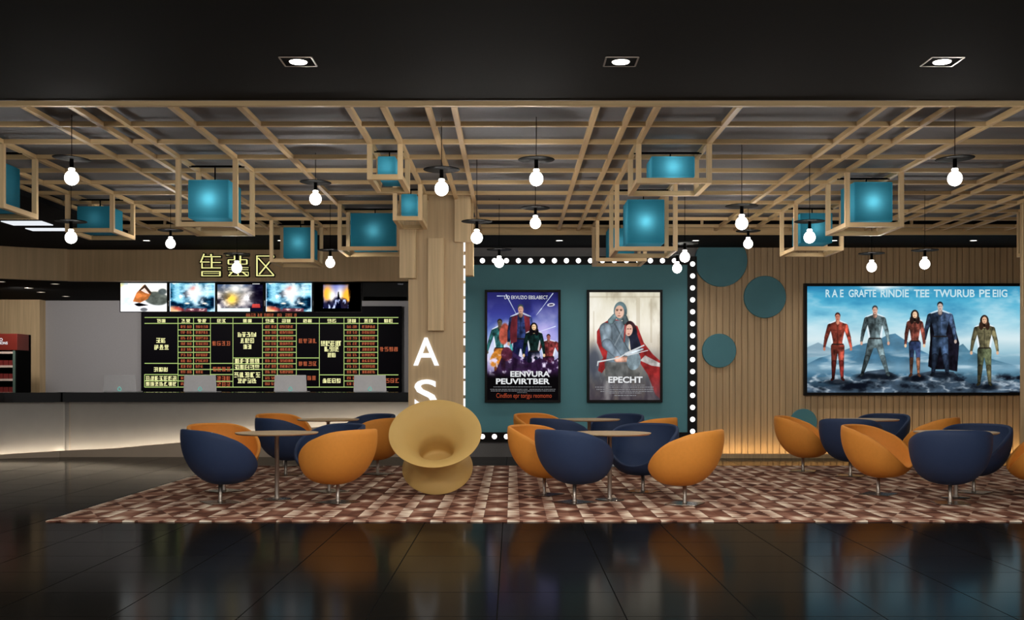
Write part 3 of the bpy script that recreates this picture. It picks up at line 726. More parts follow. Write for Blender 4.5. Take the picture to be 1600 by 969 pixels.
figure(p, 74, 48, 98, (232,196,150), (16,12,16), (20,44,42), (22,26,44), (18,18,34), 0.07, 0.16, True, bulk=0.92, seed=44)
n = p.noise(9, 9, 5, 77)
p.poly([(14,124),(24,100),(34,90),(46,98),(58,106),(66,112),(84,104),(100,112),(112,104),(112,140),(0,146),(0,130)], (38,20,46), 0.3+1.6*n, 0.92)
p.cap(30,92,56,108,5,2.5,(50,34,70),0.5+1.1*n); p.ell(31,98,9,11,(70,30,44),0,1,0.4+1.4*n)
p.mix(np.clip((n-0.62)*9,0,1)*np.clip((p.y-95)/10,0,1)*np.clip((134-p.y)/6,0,1), (226,214,240))
p.mix(np.clip((p.y-124)/12, 0, 1), (10,8,10))
t, og, Yt = poster(757.5, 876, 453, 629, 'framed space film poster with four figures and purple sky, left of the two', p)
T = lambda s_, x0, x1, y0, y1, m, b=0.02: text_part('lettering', s_, x0, x1, y0, y1, Yt, M[m], t, og, b)
T('UO EKVUZIO EBSLABECT', 788, 856, 462, 467.5, 'print_white', 0.0)
T('EENVURA', 797.5, 859, 580, 589, 'print_white', 0.03); T('PEUVIRTBER', 775, 859, 591.5, 600.5, 'print_white', 0.03)
T('Cindfion epr torjgu reomomo', 775.5, 862, 614.5, 624, 'print_red', 0.0)
def smallprint(t, og, Yt, rows, mat, seed):
    r = random.Random(seed); mb = MB()
    for (xa, xb, y, h) in rows:
        x = xa
        while x < xb:
            L_ = r.uniform(1.2, 5.0); L_ = min(L_, xb-x)
            if L_ < 0.8: break
            X0, X1 = wx(x, Yt)-og[0], wx(x+L_, Yt)-og[0]; Z0, Z1 = wz(y+h, Yt)-og[2], wz(y, Yt)-og[2]
            mb.add([(X0, Yt-og[1], Z0), (X1, Yt-og[1], Z0), (X1, Yt-og[1], Z1), (X0, Yt-og[1], Z1)], [(0,1,2,3)])
            x += L_ + r.uniform(0.35, 1.0)
    o = link('small_print', bpy.data.meshes.new('small_print'), M[mat], t); o.data.from_pydata(mb.v, [], mb.f)
smallprint(t, og, Yt, [(771,862,604.3,0.8),(766,825,608,0.9),(827,869,608,0.9),(767,868,610.6,0.9),(808,824,613.3,0.6)], 'print_grey', 3)
# poster B
p = Paint(200, 304, 111, 170)
p.vgrad([(0,(214,208,186)),(0.3,(238,232,216)),(0.5,(205,196,180)),(0.62,(140,138,136)),(0.8,(84,86,90)),(1,(58,50,58))])
n = p.noise(14, 40, 5, 15); p.mix((n-0.5)*1.8, (250,248,240)); p.mix((0.46-n)*2.2, (150,138,116))
for (a,b,c,d) in ((0,6,111,9),(74,9,80,70),(96,10,99,80),(6,30,8,78)): p.poly([(a,b),(c,b),(c,d),(a,d)], (170,156,130), None, 0.35)
p.ell(8, 110, 12, 26, (60,66,80), 0, 10, None, 0.8)
s1 = 0.55+0.9*p.noise(8, 12, 5, 16)
red = (150,44,44)
p.poly([(34,42),(20,50),(12,62),(12,80),(22,104),(16,112),(14,124),(20,128),(30,112),(44,70),(50,44)], red, s1)
p.poly([(62,46),(76,54),(86,80),(100,98),(111,108),(111,168),(104,162),(92,130),(80,112),(66,90)], red, s1)
p.poly([(88,100),(111,112),(111,118),(98,116),(80,108)], (196,190,186), s1)
p.poly([(34,44),(58,46),(64,60),(62,88),(70,104),(58,130),(36,134),(26,112),(30,84)], (104,118,128), s1)
p.poly([(24,110),(60,112),(80,128),(76,140),(26,140)], (96,96,94), s1, 0.9)
p.cap(26,58,28,82,10,8.5,(118,132,142),s1); p.cap(28,82,46,102,8.5,5,(112,126,138),s1); p.cap(40,50,62,92,1.2,1.0,(70,80,86),None,0.8); p.cap(56,52,40,84,1.2,0.8,(150,160,166),None,0.6)
p.ell(49, 30, 10.5, 15, (86,106,110), 0, None, s1); p.cap(40,38,34,46,4,5,(92,110,114),s1); p.cap(56,40,58,48,4,5,(84,100,104),s1)
p.ell(47.5, 31, 7.2, 10, (214,172,150)); p.ell(50, 33, 4.4, 8, (236,200,178), 0, 3, None, 0.6)
for sx in (-1, 1): p.ell(47+sx*3.1, 29, 1.9, 0.8, (60,44,40)); p.ell(47+sx*3.1, 27.2, 2.4, 0.6, (90,64,54))
p.ell(47, 37.5, 2.5, 0.8, (150,80,72)); p.ell(47.3, 33.4, 1.0, 1.9, (190,142,122))
p.ell(66, 60, 9, 15, (56,36,40), -0.25, None, s1); p.poly([(62,66),(72,56),(82,86),(80,98),(66,96)], (36,38,52), s1)
p.ell(62.5, 60, 5.8, 9.4, (226,180,160), 0.12); p.ell(61,58,1.5,0.7,(50,34,36)); p.ell(65,58,1.5,0.7,(50,34,36)); p.ell(62,66,1.8,0.8,(150,56,60)); p.cap(57,52,55,78,1.6,1.2,(150,70,70),s1)
p.cap(44,106,62,106,5,4.5,(206,156,136),s1); p.ell(70, 108, 11, 15, (120,136,144), 0.1, None, s1); p.cap(58,98,84,90,3.2,1.6,(176,186,194),s1)
for (xa,ya,xb,yb,r) in ((14,110,46,104,1.2),(46,104,60,96,1.0),(60,96,86,84,1.4),(14,110,13,116,1.0),(60,100,92,92,0.8)): p.cap(xa,ya,xb,yb,r,r*0.7,(206,210,212))
p.mix(np.clip((p.y-128)/34,0,1)*0.55, (70,64,70))
t, og, Yt = poster(917, 1035, 453, 629, 'framed pale film poster of a hooded figure in a red cloak, right of the two', p)
T('EPECHT', 950.5, 1004, 588.5, 598.5, 'print_white', 0.03)
smallprint(t, og, Yt, [(945,1008,601.5,1.0),(930,1021,604.3,1.5),(932,1021,607.8,1.5),(938,1020,611,1.4),(951,1002,613.6,1.3),(960,994,617.3,1.5)], 'print_grey', 8)

# ------------------------------------------------------------------ ticket counter
cpath = [(-1.5, 19.1), (-7.3, 19.1), (-7.75, 19.04), (-8.2, 18.88), (-8.6, 18.65), (-9.3, 18.0), (-10.2, 16.9)]
sp = [(x, y) for x, y in smooth_path(cpath, 8)]
# resample straight part finely for the sloped plinth
fine = []
for (a, b) in zip(sp, sp[1:]):
    d = math.hypot(b[0]-a[0], b[1]-a[1]); k = max(1, int(d/0.25))
    for j in range(k): fine.append((a[0]+(b[0]-a[0])*j/k, a[1]+(b[1]-a[1])*j/k))
fine.append(sp[-1])
# correct winding for x decreasing path; back offset +y
cx0 = -5.0
t = thing('ticket_counter', 'long pale ticket counter with black gloss top and glowing lower edge', 'counter', (cx0, 19.3, 0))
loc = lambda P_: [(x - cx0, y - 19.3) for x, y in P_]
def rib(path, zf0, zf1, y0, y1):
    vs = []; fs = []
    for (x, y) in path:
        a = zf0(x) if callable(zf0) else zf0; b = zf1(x) if callable(zf1) else zf1
        vs += [(x, y+y0, a), (x, y+y0, b), (x, y+y1, b), (x, y+y1, a)]
    n = len(path)
    for i in range(n-1):
        for k in range(4): q = i*4+k; r_ = i*4+(k+1)%4; fs.append((q, r_, r_+4, q+4))
    fs.append((0,1,2,3)); e_ = (n-1)*4; fs.append((e_+3,e_+2,e_+1,e_))
    return MB().add(vs, fs)
fl = loc(fine)
part('front_panel', rib(fl, 0.0, 0.94, 0.20, 0.28), M['counter'], t)
part('worktop', rib(fl, 0.94, 1.105, 0.03, 0.75), M['gloss_black'], t, 0.004)
def ztop(xl):                       # sloping top edge of the beige plinth
    X = xl + cx0
    pts = [(-8.7,0.062),(-7.65,0.11),(-6.9,0.14),(-5.6,0.255),(-4.4,0.40),(-3.4,0.51),(-2.4,0.575),(-1.5,0.60)]
    if X <= pts[0][0]: return 0.06
    for (xa, za), (xb, zb) in zip(pts, pts[1:]):
        if xa <= X <= xb: return za + (zb-za)*(X-xa)/(xb-xa)
    return 0.6
part('plinth', rib(fl, 0.0, ztop, -0.04, 0.015), M['plinth'], t)
part('light_strip', rib(fl, lambda x: ztop(x)-0.05, lambda x: ztop(x)-0.03, 0.05, 0.08), M['led_counter'], t)
part('panel_seam', MB().box(wx(102, 19.1)-cx0-0.004, wx(102, 19.1)-cx0+0.004, -0.01, 0.0, 0.11, 0.94), M['plinth'], t)

# laptops on the counter
def make_laptop(label):
    t = thing('laptop', label, 'laptop', (0,0,0), 0, 'silver laptops along the ticket counter')
    part('keyboard_deck', MB().box(-0.275, 0.275, 0.0, 0.36, 0.0, 0.018), M['laptop'], t, 0.004)
    w0, w1, h = 0.285, 0.272, 0.30
    lid = MB().add([(-w0,-0.02,0.012),(w0,-0.02,0.012),(w1,-0.024,h),(-w1,-0.024,h),(-w0,-0.008,0.012),(w0,-0.008,0.012),(w1,-0.012,h),(-w1,-0.012,h)],
                   [(0,1,2,3),(7,6,5,4),(0,4,5,1),(1,5,6,2),(2,6,7,3),(3,7,4,0)])
    l = part('lid', lid, M['laptop'], t, 0.004)
    pts = []
    for k in range(25):
        a = 2*math.pi*k/24; r = 0.03
        x = r*math.sin(a)*(1.0 if math.cos(a) < 0.2 else 1-0.55*(math.cos(a)-0.2)/0.8); z = r*math.cos(a)*(1.0 if math.cos(a) < 0 else 1.35)
        pts.append((x, -0.0205, z+0.055))
    part('emblem', MB().tube([(x, y-0.004, z) for x, y, z in pts], 0.005, 6), M['logo'], l)
    part('screen', MB().add([(-0.26,-0.006,0.03),(0.26,-0.006,0.03),(0.25,-0.0095,0.29),(-0.25,-0.0095,0.29)], [(3,2,1,0)]), M['gloss_black'], l)
    return t
labs = ['silver laptop in front of the plain grey wall panel, leftmost on the counter', 'silver laptop in front of the left part of the menu board', 'silver laptop in front of the middle of the menu board', 'silver laptop at the right end of the menu board']
l0 = None
for px, lab in zip((188, 313.5, 454.5, 578.5), labs):
    pos = (wx(px, 19.3), 19.28, 1.105)
    if l0 is None: l0 = make_laptop(lab); l0.location = pos
    else: dup(l0, pos, 0, lab)

# ------------------------------------------------------------------ menu board
BY = 24.08
X0, X1 = wx(220.5, BY), wx(627, BY); zt = wz(478.4, BY); zb = 0.92
ob = ((X0+X1)/2, BY, zb)
t = thing('menu_board', 'black ticket price board with green grid lines and yellow and red characters', 'menu board', ob)
part('panel', MB().box(X0-ob[0], X1-ob[0], 0, 0.11, 0, zt-zb), M['board'], t, 0.004)
zx = lambda z_: 200 + z_/3.5556
zy = lambda z_: 380 + z_/3.5556
Yl = BY - 0.012
def rect(mb, xa, xb, ya, yb, y=Yl, zoomed=True):
    if zoomed: xa, xb, ya, yb = zx(xa), zx(xb), zy(ya), zy(yb)
    A, B, C_, D = wx(xa, y)-ob[0], wx(xb, y)-ob[0], wz(yb, y)-ob[2], wz(ya, y)-ob[2]
    q = y - ob[1]; mb.add([(A,q,C_),(B,q,C_),(B,q,D),(A,q,D)], [(0,1,2,3)])
def flat(name, mb, mat, parent):
    me = bpy.data.meshes.new(name); me.from_pydata(mb.v, [], mb.f); return link(name, me, mat, parent)
g = MB(); H_ = 2.2
def hl(xa, xb, y): rect(g, xa, xb, y-H_, y+H_)
def vl(x, ya, yb): rect(g, x-H_*0.8, x+H_*0.8, ya, yb, Yl-0.001)
hl(92,1502,413); hl(92,1502,446); hl(92,1502,800)
for xx in (278,364,458,583,747,830,935,1063,1200,1285,1388): vl(xx, 413, 800)
rows = [482,514,545,576,607,638,670,702,734,766]
for a, b in ((278,458),(747,935),(1200,1388)):
    for y in rows: hl(a, b, y)
for a, b, ys in ((92,278,(668,730,765)),(458,583,(668,702,730,768)),(583,747,(638,670,702)),(935,1063,(638,702)),(1063,1200,(732,)),(1388,1502,(732,))):
    for y in ys: hl(a, b, y)
vl(92, 730, 800)
flat('grid_lines', g, M['menu_line'], t)
rg = random.Random(11)
def glyph(mb, x, y, w, h):
    s = min(w, h)*0.17; k = rg.randint(0, 5)
    H = [0.0, 0.5, 1.0] if k % 2 else [0.05, 0.36, 0.68, 1.0]
    for f_ in H:
        a, b = (0, 1) if rg.random() < 0.7 else ((0.15, 0.85) if rg.random() < 0.5 else (0, 0.6))
        rect(mb, x+a*w, x+b*w, y+f_*(h-s), y+f_*(h-s)+s)
    for f_ in rg.sample([0.0, 0.42, 0.84, 0.2, 0.62], 3 if k > 1 else 2):
        a, b = (0, 1) if rg.random() < 0.6 else ((0, 0.55) if rg.random() < 0.5 else (0.4, 1))
        rect(mb, x+f_*(w-s)/0.84, x+f_*(w-s)/0.84+s, y+a*h, y+b*h, Yl-0.0005)
def word(mb, cx, y, n, w, h, gap):
    tot = n*w+(n-1)*gap
    for i in range(n): glyph(mb, cx-tot/2+i*(w+gap), y, w, h)
ye = MB(); re_ = MB()
for cx, n in ((184,2),(321,2),(411,2),(519,2),(663,2),(788,2),(879,2),(997,2),(1132,2),(1242,2),(1336,2),(1447,2)): word(ye, cx, 422, n, 21, 19, 5)
word(ye,182,527,2,23,27,4); word(ye,186,565,3,23,27,5); word(ye,182,690,3,22,24,5); word(ye,184,739,7,20,24,5); word(ye,184,771,7,20,22,5)
word(ye,657,495,4,21,26,4); rect(ye,706,712,496,520); word(ye,662,528,3,22,27,5); word(ye,663,563,2,20,25,4)
word(ye,661,642,5,23,26,5); word(ye,661,676,5,23,26,5); word(ye,662,718,5,24,28,6); word(ye,661,753,4,22,25,5)
word(ye,1122,543,4,22,28,4); rect(ye,1172,1180,544,570); rect(ye,1166,1184,543,548); word(ye,1131,575,3,23,27,5); word(ye,1131,609,2,20,25,4); word(ye,1131,752,4,21,25,5)
ys = [457,488,520,551,583,614,646,677,708,742,774]
for cx, wd_ in ((321,56),(411,70),(790,58),(881,76),(1242,52),(1337,74)):
    for j, y in enumerate(ys):
        n = 4 if wd_ < 60 else 5; w_ = wd_/n-2.2
        if cx == 411 and j > 6: n = 3
        for i in range(n):
            glyph(re_, cx-wd_/2+i*(wd_/ (4 if wd_ < 60 else 5)) + (6 if (wd_ < 60 and i > 1) else 0), y, w_, 15)
for cx, y, n in ((518,545,4),(520,688,4),(531,739,3),(531,772,3),(998,531,4),(998,658,4),(1020,737,2),(1449,577,4),(1468,752,3)): word(re_, cx, y, n, 20, 24, 6)
for cx, n in ((682,4),(733,2),(782,4),(842,2),(893,3),(930,1)): word(re_, cx, 391, n, 12, 17, 1.5)
flat('yellow_writing', ye, M['menu_yellow'], t); flat('red_writing', re_, M['menu_red'], t)

# ------------------------------------------------------------------ televisions
def clouds(kind, W=150, H=92):
    p = Paint(W, H, 75, 46)
    if kind == 0:
        p.vgrad([(0,(238,236,226)),(0.5,(245,240,234)),(0.7,(228,232,236)),(1,(248,248,248))])
        n = p.noise(9, 7, 5, 51)
        p.mix(np.clip((n-0.45)*3,0,1)*np.clip(1-p.x/45,0,1)*np.clip(1-p.y/32,0,1), (236,206,130))
        p.ell(10, 30, 10, 8, (196,216,228), 0, 4, 0.8+0.4*n, 0.8)
        p.ell(58, 25, 20, 11, (104,110,104), 0.12, 2, 0.6+0.8*n); p.ell(68, 14, 7, 5, (90,98,98), 0, 2, 0.7+0.6*n)
        p.poly([(22,34),(30,32),(46,36),(30,38),(26,37)], (24,22,26))
        p.poly([(20,30),(26,16),(38,3),(50,16),(44,26),(32,32)], (190,120,72), 0.6+0.9*n)
        p.poly([(30,12),(40,2),(51,16),(48,18),(39,8),(32,13)], (70,56,48)); p.poly([(33,12),(39,8),(47,18),(40,16)], (222,200,190))
        p.ell(38, 43, 6, 3, (110,112,116), 0, 1.5); p.mix(np.clip((n-0.6)*6,0,1)*np.clip(1-abs(p.x-28)/12,0,1)*np.clip(1-abs(p.y-26)/10,0,1), (170,50,30))
        p.poly([(1,1),(12,1),(12,2.2),(1,2.2)], (110,150,160))
    elif kind == 1:
        n = p.noise(14, 9, 6, 61); n2 = p.noise(9, 7, 5, 62)
        p.vgrad([(0,(40,96,124)),(0.5,(70,130,160)),(1,(20,40,60))])
        p.mix((n-0.42)*4, (150,205,225)); p.mix(np.clip((0.42-n)*7,0,1), (12,36,56))
        g_ = np.exp(-((p.x-42)/15)**2-((p.y-15)/12)**2); p.mix(g_*1.2*(0.5+n2), (250,240,236))
        p.mix(np.clip((n2-0.62)*8,0,1)*np.clip(1-p.x/74*0.5,0,1), (225,240,246)); p.mix(np.exp(-((p.x-38)/5)**2-((p.y-9)/4)**2)*n2*1.2, (190,110,110))
        p.mix(np.exp(-((p.x-43)/4)**2-((p.y-28)/10)**2)*0.8, (225,240,245))
        p.ell(29, 33, 4, 1.2, (240,225,210), 0, 1); p.ell(58, 33, 4, 1.2, (240,225,210), 0, 1)
        p.ell(3, 44, 14, 6, (240,190,150), 0, 4, 0.7+0.6*n2); p.ell(16, 42, 10, 3, (170,60,50), 0.3, 3, 0.7+0.6*n2, 0.7)
        p.poly([(28,41),(62,41),(62,46),(26,46)], (120,70,80), 0.5+n2, 0.9); p.mix(np.clip((n2-0.5)*9,0,1)*((p.y>42)&(p.y<45)&(p.x>30)&(p.x<60)), (225,200,190))
        p.mix(((p.x<1.6)|(p.x>73.4))*0.8, (190,215,235))
    elif kind == 2:
        n = p.noise(16, 10, 6, 71)
        p.vgrad([(0,(70,90,124)),(0.4,(120,116,110)),(0.8,(50,50,70)),(1,(30,34,54))])
        p.mix((n-0.40)*3.4*np.clip(1.3-p.x/75,0,1), (235,226,220)); p.mix(np.exp(-((p.x-24)/9)**2-((p.y-26)/9)**2)*1.1, (252,206,92))
        p.mix(np.exp(-((p.x-30)/10)**2-((p.y-9)/7)**2)*0.9, (250,248,238)); p.mix(np.clip((p.x-46)/18,0,1)*0.85*(1.4-n), (22,18,34)); p.mix(np.clip((n-0.58)*8,0,1)*np.clip((p.x-40)/10,0,1)*np.clip(1-abs(p.y-24)/12,0,1), (236,236,240))
        p.mix(np.clip((0.45-n)*7,0,1)*np.clip((p.y-16)/16,0,1), (44,38,46)); p.poly([(58,34),(70,34),(71,40),(57,40)], (170,70,66), 0.6+0.9*n)
        p.mix((p.y<2.6)*1.0, (12,10,14)); p.mix((p.y>41)*1.0, (214,226,236)); p.mix(((p.x>54)&(p.y>41))*1.0, (30,34,50)); p.mix(((p.x>58)&(p.x<70)&(p.y>0.9)&(p.y<1.9))*0.9, (220,220,220))
    else:
        p.mix(np.ones_like(p.x), (5,4,5)); q = (p.x>15)&(p.x<62)&(p.y>2)&(p.y<41)
        n = p.noise(5, 14, 5, 81); m = np.zeros_like(p.x)
        p.mix(q*np.clip((p.y-2)/3,0,1)*0.95, (110,120,190)); p.mix(q*np.exp(-((p.x-42)/6)**2-((p.y-22)/14)**2)*1.1, (255,248,236))
        p.mix(q*np.exp(-((p.x-22)/7)**2-((p.y-18)/12)**2)*1.4, (252,176,70)); p.mix(q*np.exp(-((p.x-53-(20-p.y)*0.15)/7)**2-((p.y-22)/15)**2)*1.4, (252,176,70))
        p.mix(q*np.exp(-((p.x-30)/6)**2-((p.y-22)/11)**2), (250,240,225))
        p.poly([(38.5,15),(40,14),(42,28),(44,41),(35,41),(37.5,28)], (14,12,20)); p.mix(q*np.clip((p.y-26-abs(p.x-38)*0.25+n*8)/5,0,1)*(0.6+0.5*n), (22,22,44)); p.mix(q*np.clip((n-0.62)*9,0,1)*(p.y>27), (190,200,240))
        p.mix((1-np.clip((n*7+p.x-16)/3,0,1)), (5,4,5)); p.mix(np.clip((p.x-58+n*6)/3,0,1), (5,4,5))
    p.a = np.clip((p.a-128)*1.25+132, 0, 255)
    return p
def tv(x0, x1, y0, y1, kind, label, e=0.012, Y=19.75):
    og = (wx((x0+x1)/2, Y), Y, wz(y1, Y)); wd, hd = wx(x1, Y)-wx(x0, Y), wz(y0, Y)-wz(y1, Y)
    t = thing('television', label, 'television', og, 0, 'televisions hung above the price board')
    part('housing', MB().box(-wd/2, wd/2, 0.0, 0.05, 0, hd), M['frame'], t, 0.003)
    part('mount', MB().box(-0.05, 0.05, 0.05, 0.09, hd*0.4, 3.045-og[2]), M['metal_black'], t)
    part('bezel', frame_mb(wd, hd, e, -0.012, 0.0), M['frame'], t)
    if kind is not None: clouds(kind).build('screen', wd-2*e, hd-2*e, M['screen'], t, (0, -0.004, e))
    return t, og
tv(187.5, 262, 441.5, 488, 0, 'television showing a pale white and orange picture, leftmost of the row')
tv(264.3, 337.2, 441.5, 488, 1, 'television with blue storm clouds, second from the left of the row')
tv(338.8, 411.8, 441.5, 488, 2, 'television with a yellow sunlit cloud, middle of the row')
tv(414.5, 488.3, 441.5, 488, 1, 'television with blue storm clouds, directly left of the fiery one')
tv(489.5, 565, 441.0, 488, 3, 'television with a dark spire between orange flames in a black surround')
t, og = tv(566, 638, 441.0, 470, None, 'switched off black display box beside the wood pillar', Y=19.7)
part('lower_bar', MB().box(-0.38, 0.38, -0.02, 0.0, 0.0, 0.07), M['black_deep'], t)
text_part('maker_mark', 'STARCO', 621.5, 630, 443.2, 445.0, 19.68, M['print_grey'], t, og)

# ------------------------------------------------------------------ ticket sign on the fascia
SY = 19.37
og = (wx(371, SY), SY, wz(433, SY))
t = thing('ticket_sign', 'three yellow outlined sign characters with dark edges on the brown fascia', 'sign', og)
S = 1/11.43
def sign_char(strokes):
    bk = MB(); ye = MB()
    for (xa, ya, xb, yb, w) in strokes:
        A = Vector((wx(300+xa*S, SY)-og[0], wz(390+ya*S, SY)-og[2])); B = Vector((wx(300+xb*S, SY)-og[0], wz(390+yb*S, SY)-og[2]))
        d = (B-A).normalized(); nn = Vector((-d.y, d.x)); k = SY/F*S
        for mb, ww, ext, y0, y1 in ((bk, w/2+20, 18, -0.012, 0.02), (ye, w/2, 0, -0.03, -0.012)):
            ww *= k; e_ = ext*k
            pts = [A-d*e_-nn*ww, B+d*e_-nn*ww, B+d*e_+nn*ww, A-d*e_+nn*ww]
            mb.prism_xz([(q.x, q.y) for q in pts], y0, y1)
    o = part('character', bk, M['frame'], t); part('neon_stroke', ye, M['neon'], o)
sign_char([(222,80,160,232,20),(225,130,518,130,15),(345,85,348,115,26),(358,145,358,330,26),(150,225,320,225,15),(370,233,518,233,13),(185,245,185,340,20),(180,330,520,330,14),
           (185,392,185,475,24),(505,392,505,475,24),(178,396,515,396,12),(178,472,515,472,12),(218,430,485,430,6)])
sign_char([(620,100,770,100,12),(860,95,1015,95,22),(765,105,765,180,22),(870,105,865,265,26),(655,190,655,260,24),(985,190,985,260,24),(650,185,770,185,12),(860,185,990,185,12),(650,262,990,262,12),
           (650,326,1015,326,8),(650,362,1010,362,8),(670,405,1015,405,8),(720,408,660,475,20),(905,400,995,475,22),(690,472,1010,472,8),(828,430,828,468,24),(1010,405,1012,472,8)])
sign_char([(1165,110,1165,475,22),(1158,118,1470,118,14),(1158,468,1468,468,16),(1188,155,1465,460,20),(1468,125,1205,445,20)])

# ------------------------------------------------------------------ drinks fridge at far left
FY = 21.5
og = (wx(27.5, FY)-0.42, FY, 0)
t = thing('display_fridge', 'tall red topped display fridge at the left edge behind the counter', 'fridge', og)
zt = wz(521.5, FY); zh = wz(547.3, FY)
cb = MB(); cb.box(-0.42, 0.42, 0.5, 0.6, 0, zt); cb.box(0.385, 0.42, 0, 0.5, 0, zh); cb.box(-0.42, -0.385, 0, 0.5, 0, zh); cb.box(-0.385, 0.385, 0, 0.5, 0, 0.15)
part('cabinet', cb, M['black_deep'], t)
part('header', MB().box(-0.42, 0.42, -0.02, 0.5, zh, zt), M['red'], t, 0.006)
part('door_post', MB().box(0.33, 0.375, -0.01, 0.03, 0.15, zh), M['post'], t)
for y in (549.5, 571, 592, 613):
    z = wz(y, FY)
    part('shelf', MB().box(-0.385, 0.33, 0.0, 0.45, z-0.04, z), M['shelf_white'], t)
lo = (og[0], og[1], og[2])
text_part('lettering', 'O', -1, 4.2, 528.3, 533.2, FY-0.025, M['print_white'], t, lo, 0.03)
text_part('lettering', 'IONS', 0, 12, 534, 538.3, FY-0.025, M['print_white'], t, lo, 0.03)
pk = MB().box(-0.045, 0.045, 0, 0.12, 0, 0.1).mesh('snack_packet'); pk.materials.append(M['pack_red'])
rown = {571: 'upper', 592: 'middle', 613: 'lowest'}
for y in (571, 592, 613):
    for k in range(3):
        o = bpy.data.objects.new('snack_packet', pk); col.objects.link(o)
        o.location = (og[0]+0.27-0.105*k, FY+0.06, wz(y, FY))
        tag(o, '%s dark red packet in the %s row of the display fridge' % (('rightmost', 'second', 'third from the right')[k], rown[y]), 'packet', 'red packets in the display fridge')

# ------------------------------------------------------------------ rug
rg_ = part('rug', MB().box(-4.36, 8.6, 10.41, 17.02, 0.0, 0.012), M['rug'], None)
tag(rg_, 'large brown and cream geometric patterned rug under the tables', 'rug')
RZ = 0.012

# ------------------------------------------------------------------ chairs
def chair_meshes():
    A, B, Z0, NP, NS = 0.415, 0.405, 0.195, 72, 24
    def rimh(th): return 0.125 + 0.44 * (1 - ((1 + math.cos(th)) / 2)**2.4) + 0.025 * ((1 - math.cos(th)) / 2)**2
    def rad(h, th):
        fr = ((1 + math.cos(th)) / 2)**1.5
        H = 0.52 - 0.09 * fr; e = 2.0 + 1.2 * fr
        if h >= H: return 1.0 - 0.9 * (h - H)**2 - 0.1 * (h - H)
        return (1 - (1 - max(h, 0) / H)**e)**(1 / e)
    def pos(th, h, off, lift=0.0):
        r = rad(h, th); s_, c_ = math.sin(th), math.cos(th)
        x = math.copysign(abs(s_)**0.88, s_); y = math.copysign(abs(c_)**0.88, c_)
        k = max(0.0, 1.0)
        return Vector(((A * r - off) * x, (B * r - off) * y, Z0 + h + lift)) if r * A > off else Vector((0, 0, Z0 + h + lift))
    th_ = [2 * math.pi * k / NP for k in range(NP)]
    def stitch(mb, rows, pole):
        vs = [p for r in rows for p in r] + [pole]; fs = []
        for i in range(len(rows)-1):
            for k in range(NP):
                k2 = (k+1) % NP; fs.append((i*NP+k, i*NP+k2, (i+1)*NP+k2, (i+1)*NP+k))
        L_ = (len(rows)-1)*NP
        for k in range(NP): fs.append((L_+k, L_+(k+1) % NP, len(vs)-1))
        mb.add(vs, fs, True)
    outer = [[pos(t, rimh(t) * (1 - i / NS)**2, 0.0) for t in th_] for i in range(NS)]
    rim = [[pos(t, rimh(t), o, l) for t in th_] for o, l in ((0.042, -0.012), (0.036, 0.004), (0.024, 0.011), (0.011, 0.008))]
    sh = MB(); stitch(sh, rim + outer, Vector((0, 0, Z0)))
    li = MB(); rows = []
    for i in range(NS):
        u = i / NS
        row = []
        for t in th_:
            hr = rimh(t) - 0.004; floor_ = 0.085
            h = floor_ + (hr - floor_) * (1 - u)**2.2
            ho = rimh(t) * (1 - u)**2
            r = rad(ho, t); s_, c_ = math.sin(t), math.cos(t)
            x = math.copysign(abs(s_)**0.88, s_); y = math.copysign(abs(c_)**0.88, c_)
            k = 1 - 0.040 / (0.41 * max(rad(rimh(t), t), 0.3))
            row.append(Vector((A * r * k * x, B * r * k * y, Z0 + h)))
        rows.append(row)
    stitch(li, rows, Vector((0, 0, Z0 + 0.085)))
    return sh, li
_sh, _li = chair_meshes()
def make_chair(name, colr, label, group):
    t = thing(name, label, 'chair', (0,0,RZ), 0, group)
    part('seat_shell', _sh, M[colr], t); 
    part('seat_liner', _li, M[colr], t)
    part('leg_post', MB().lathe([(0.0,0.010),(0.03,0.010),(0.022,0.022),(0.0205,0.03),(0.0205,0.225),(0.0,0.225)], 20), M['steel'], t)
    part('base_plate', MB().box(-0.17, 0.17, -0.17, 0.17, 0.0, 0.01), M['plate'], t, 0.003)
    return t
G1, G2 = 'navy tub chairs around the tables', 'orange tub chairs around the tables'
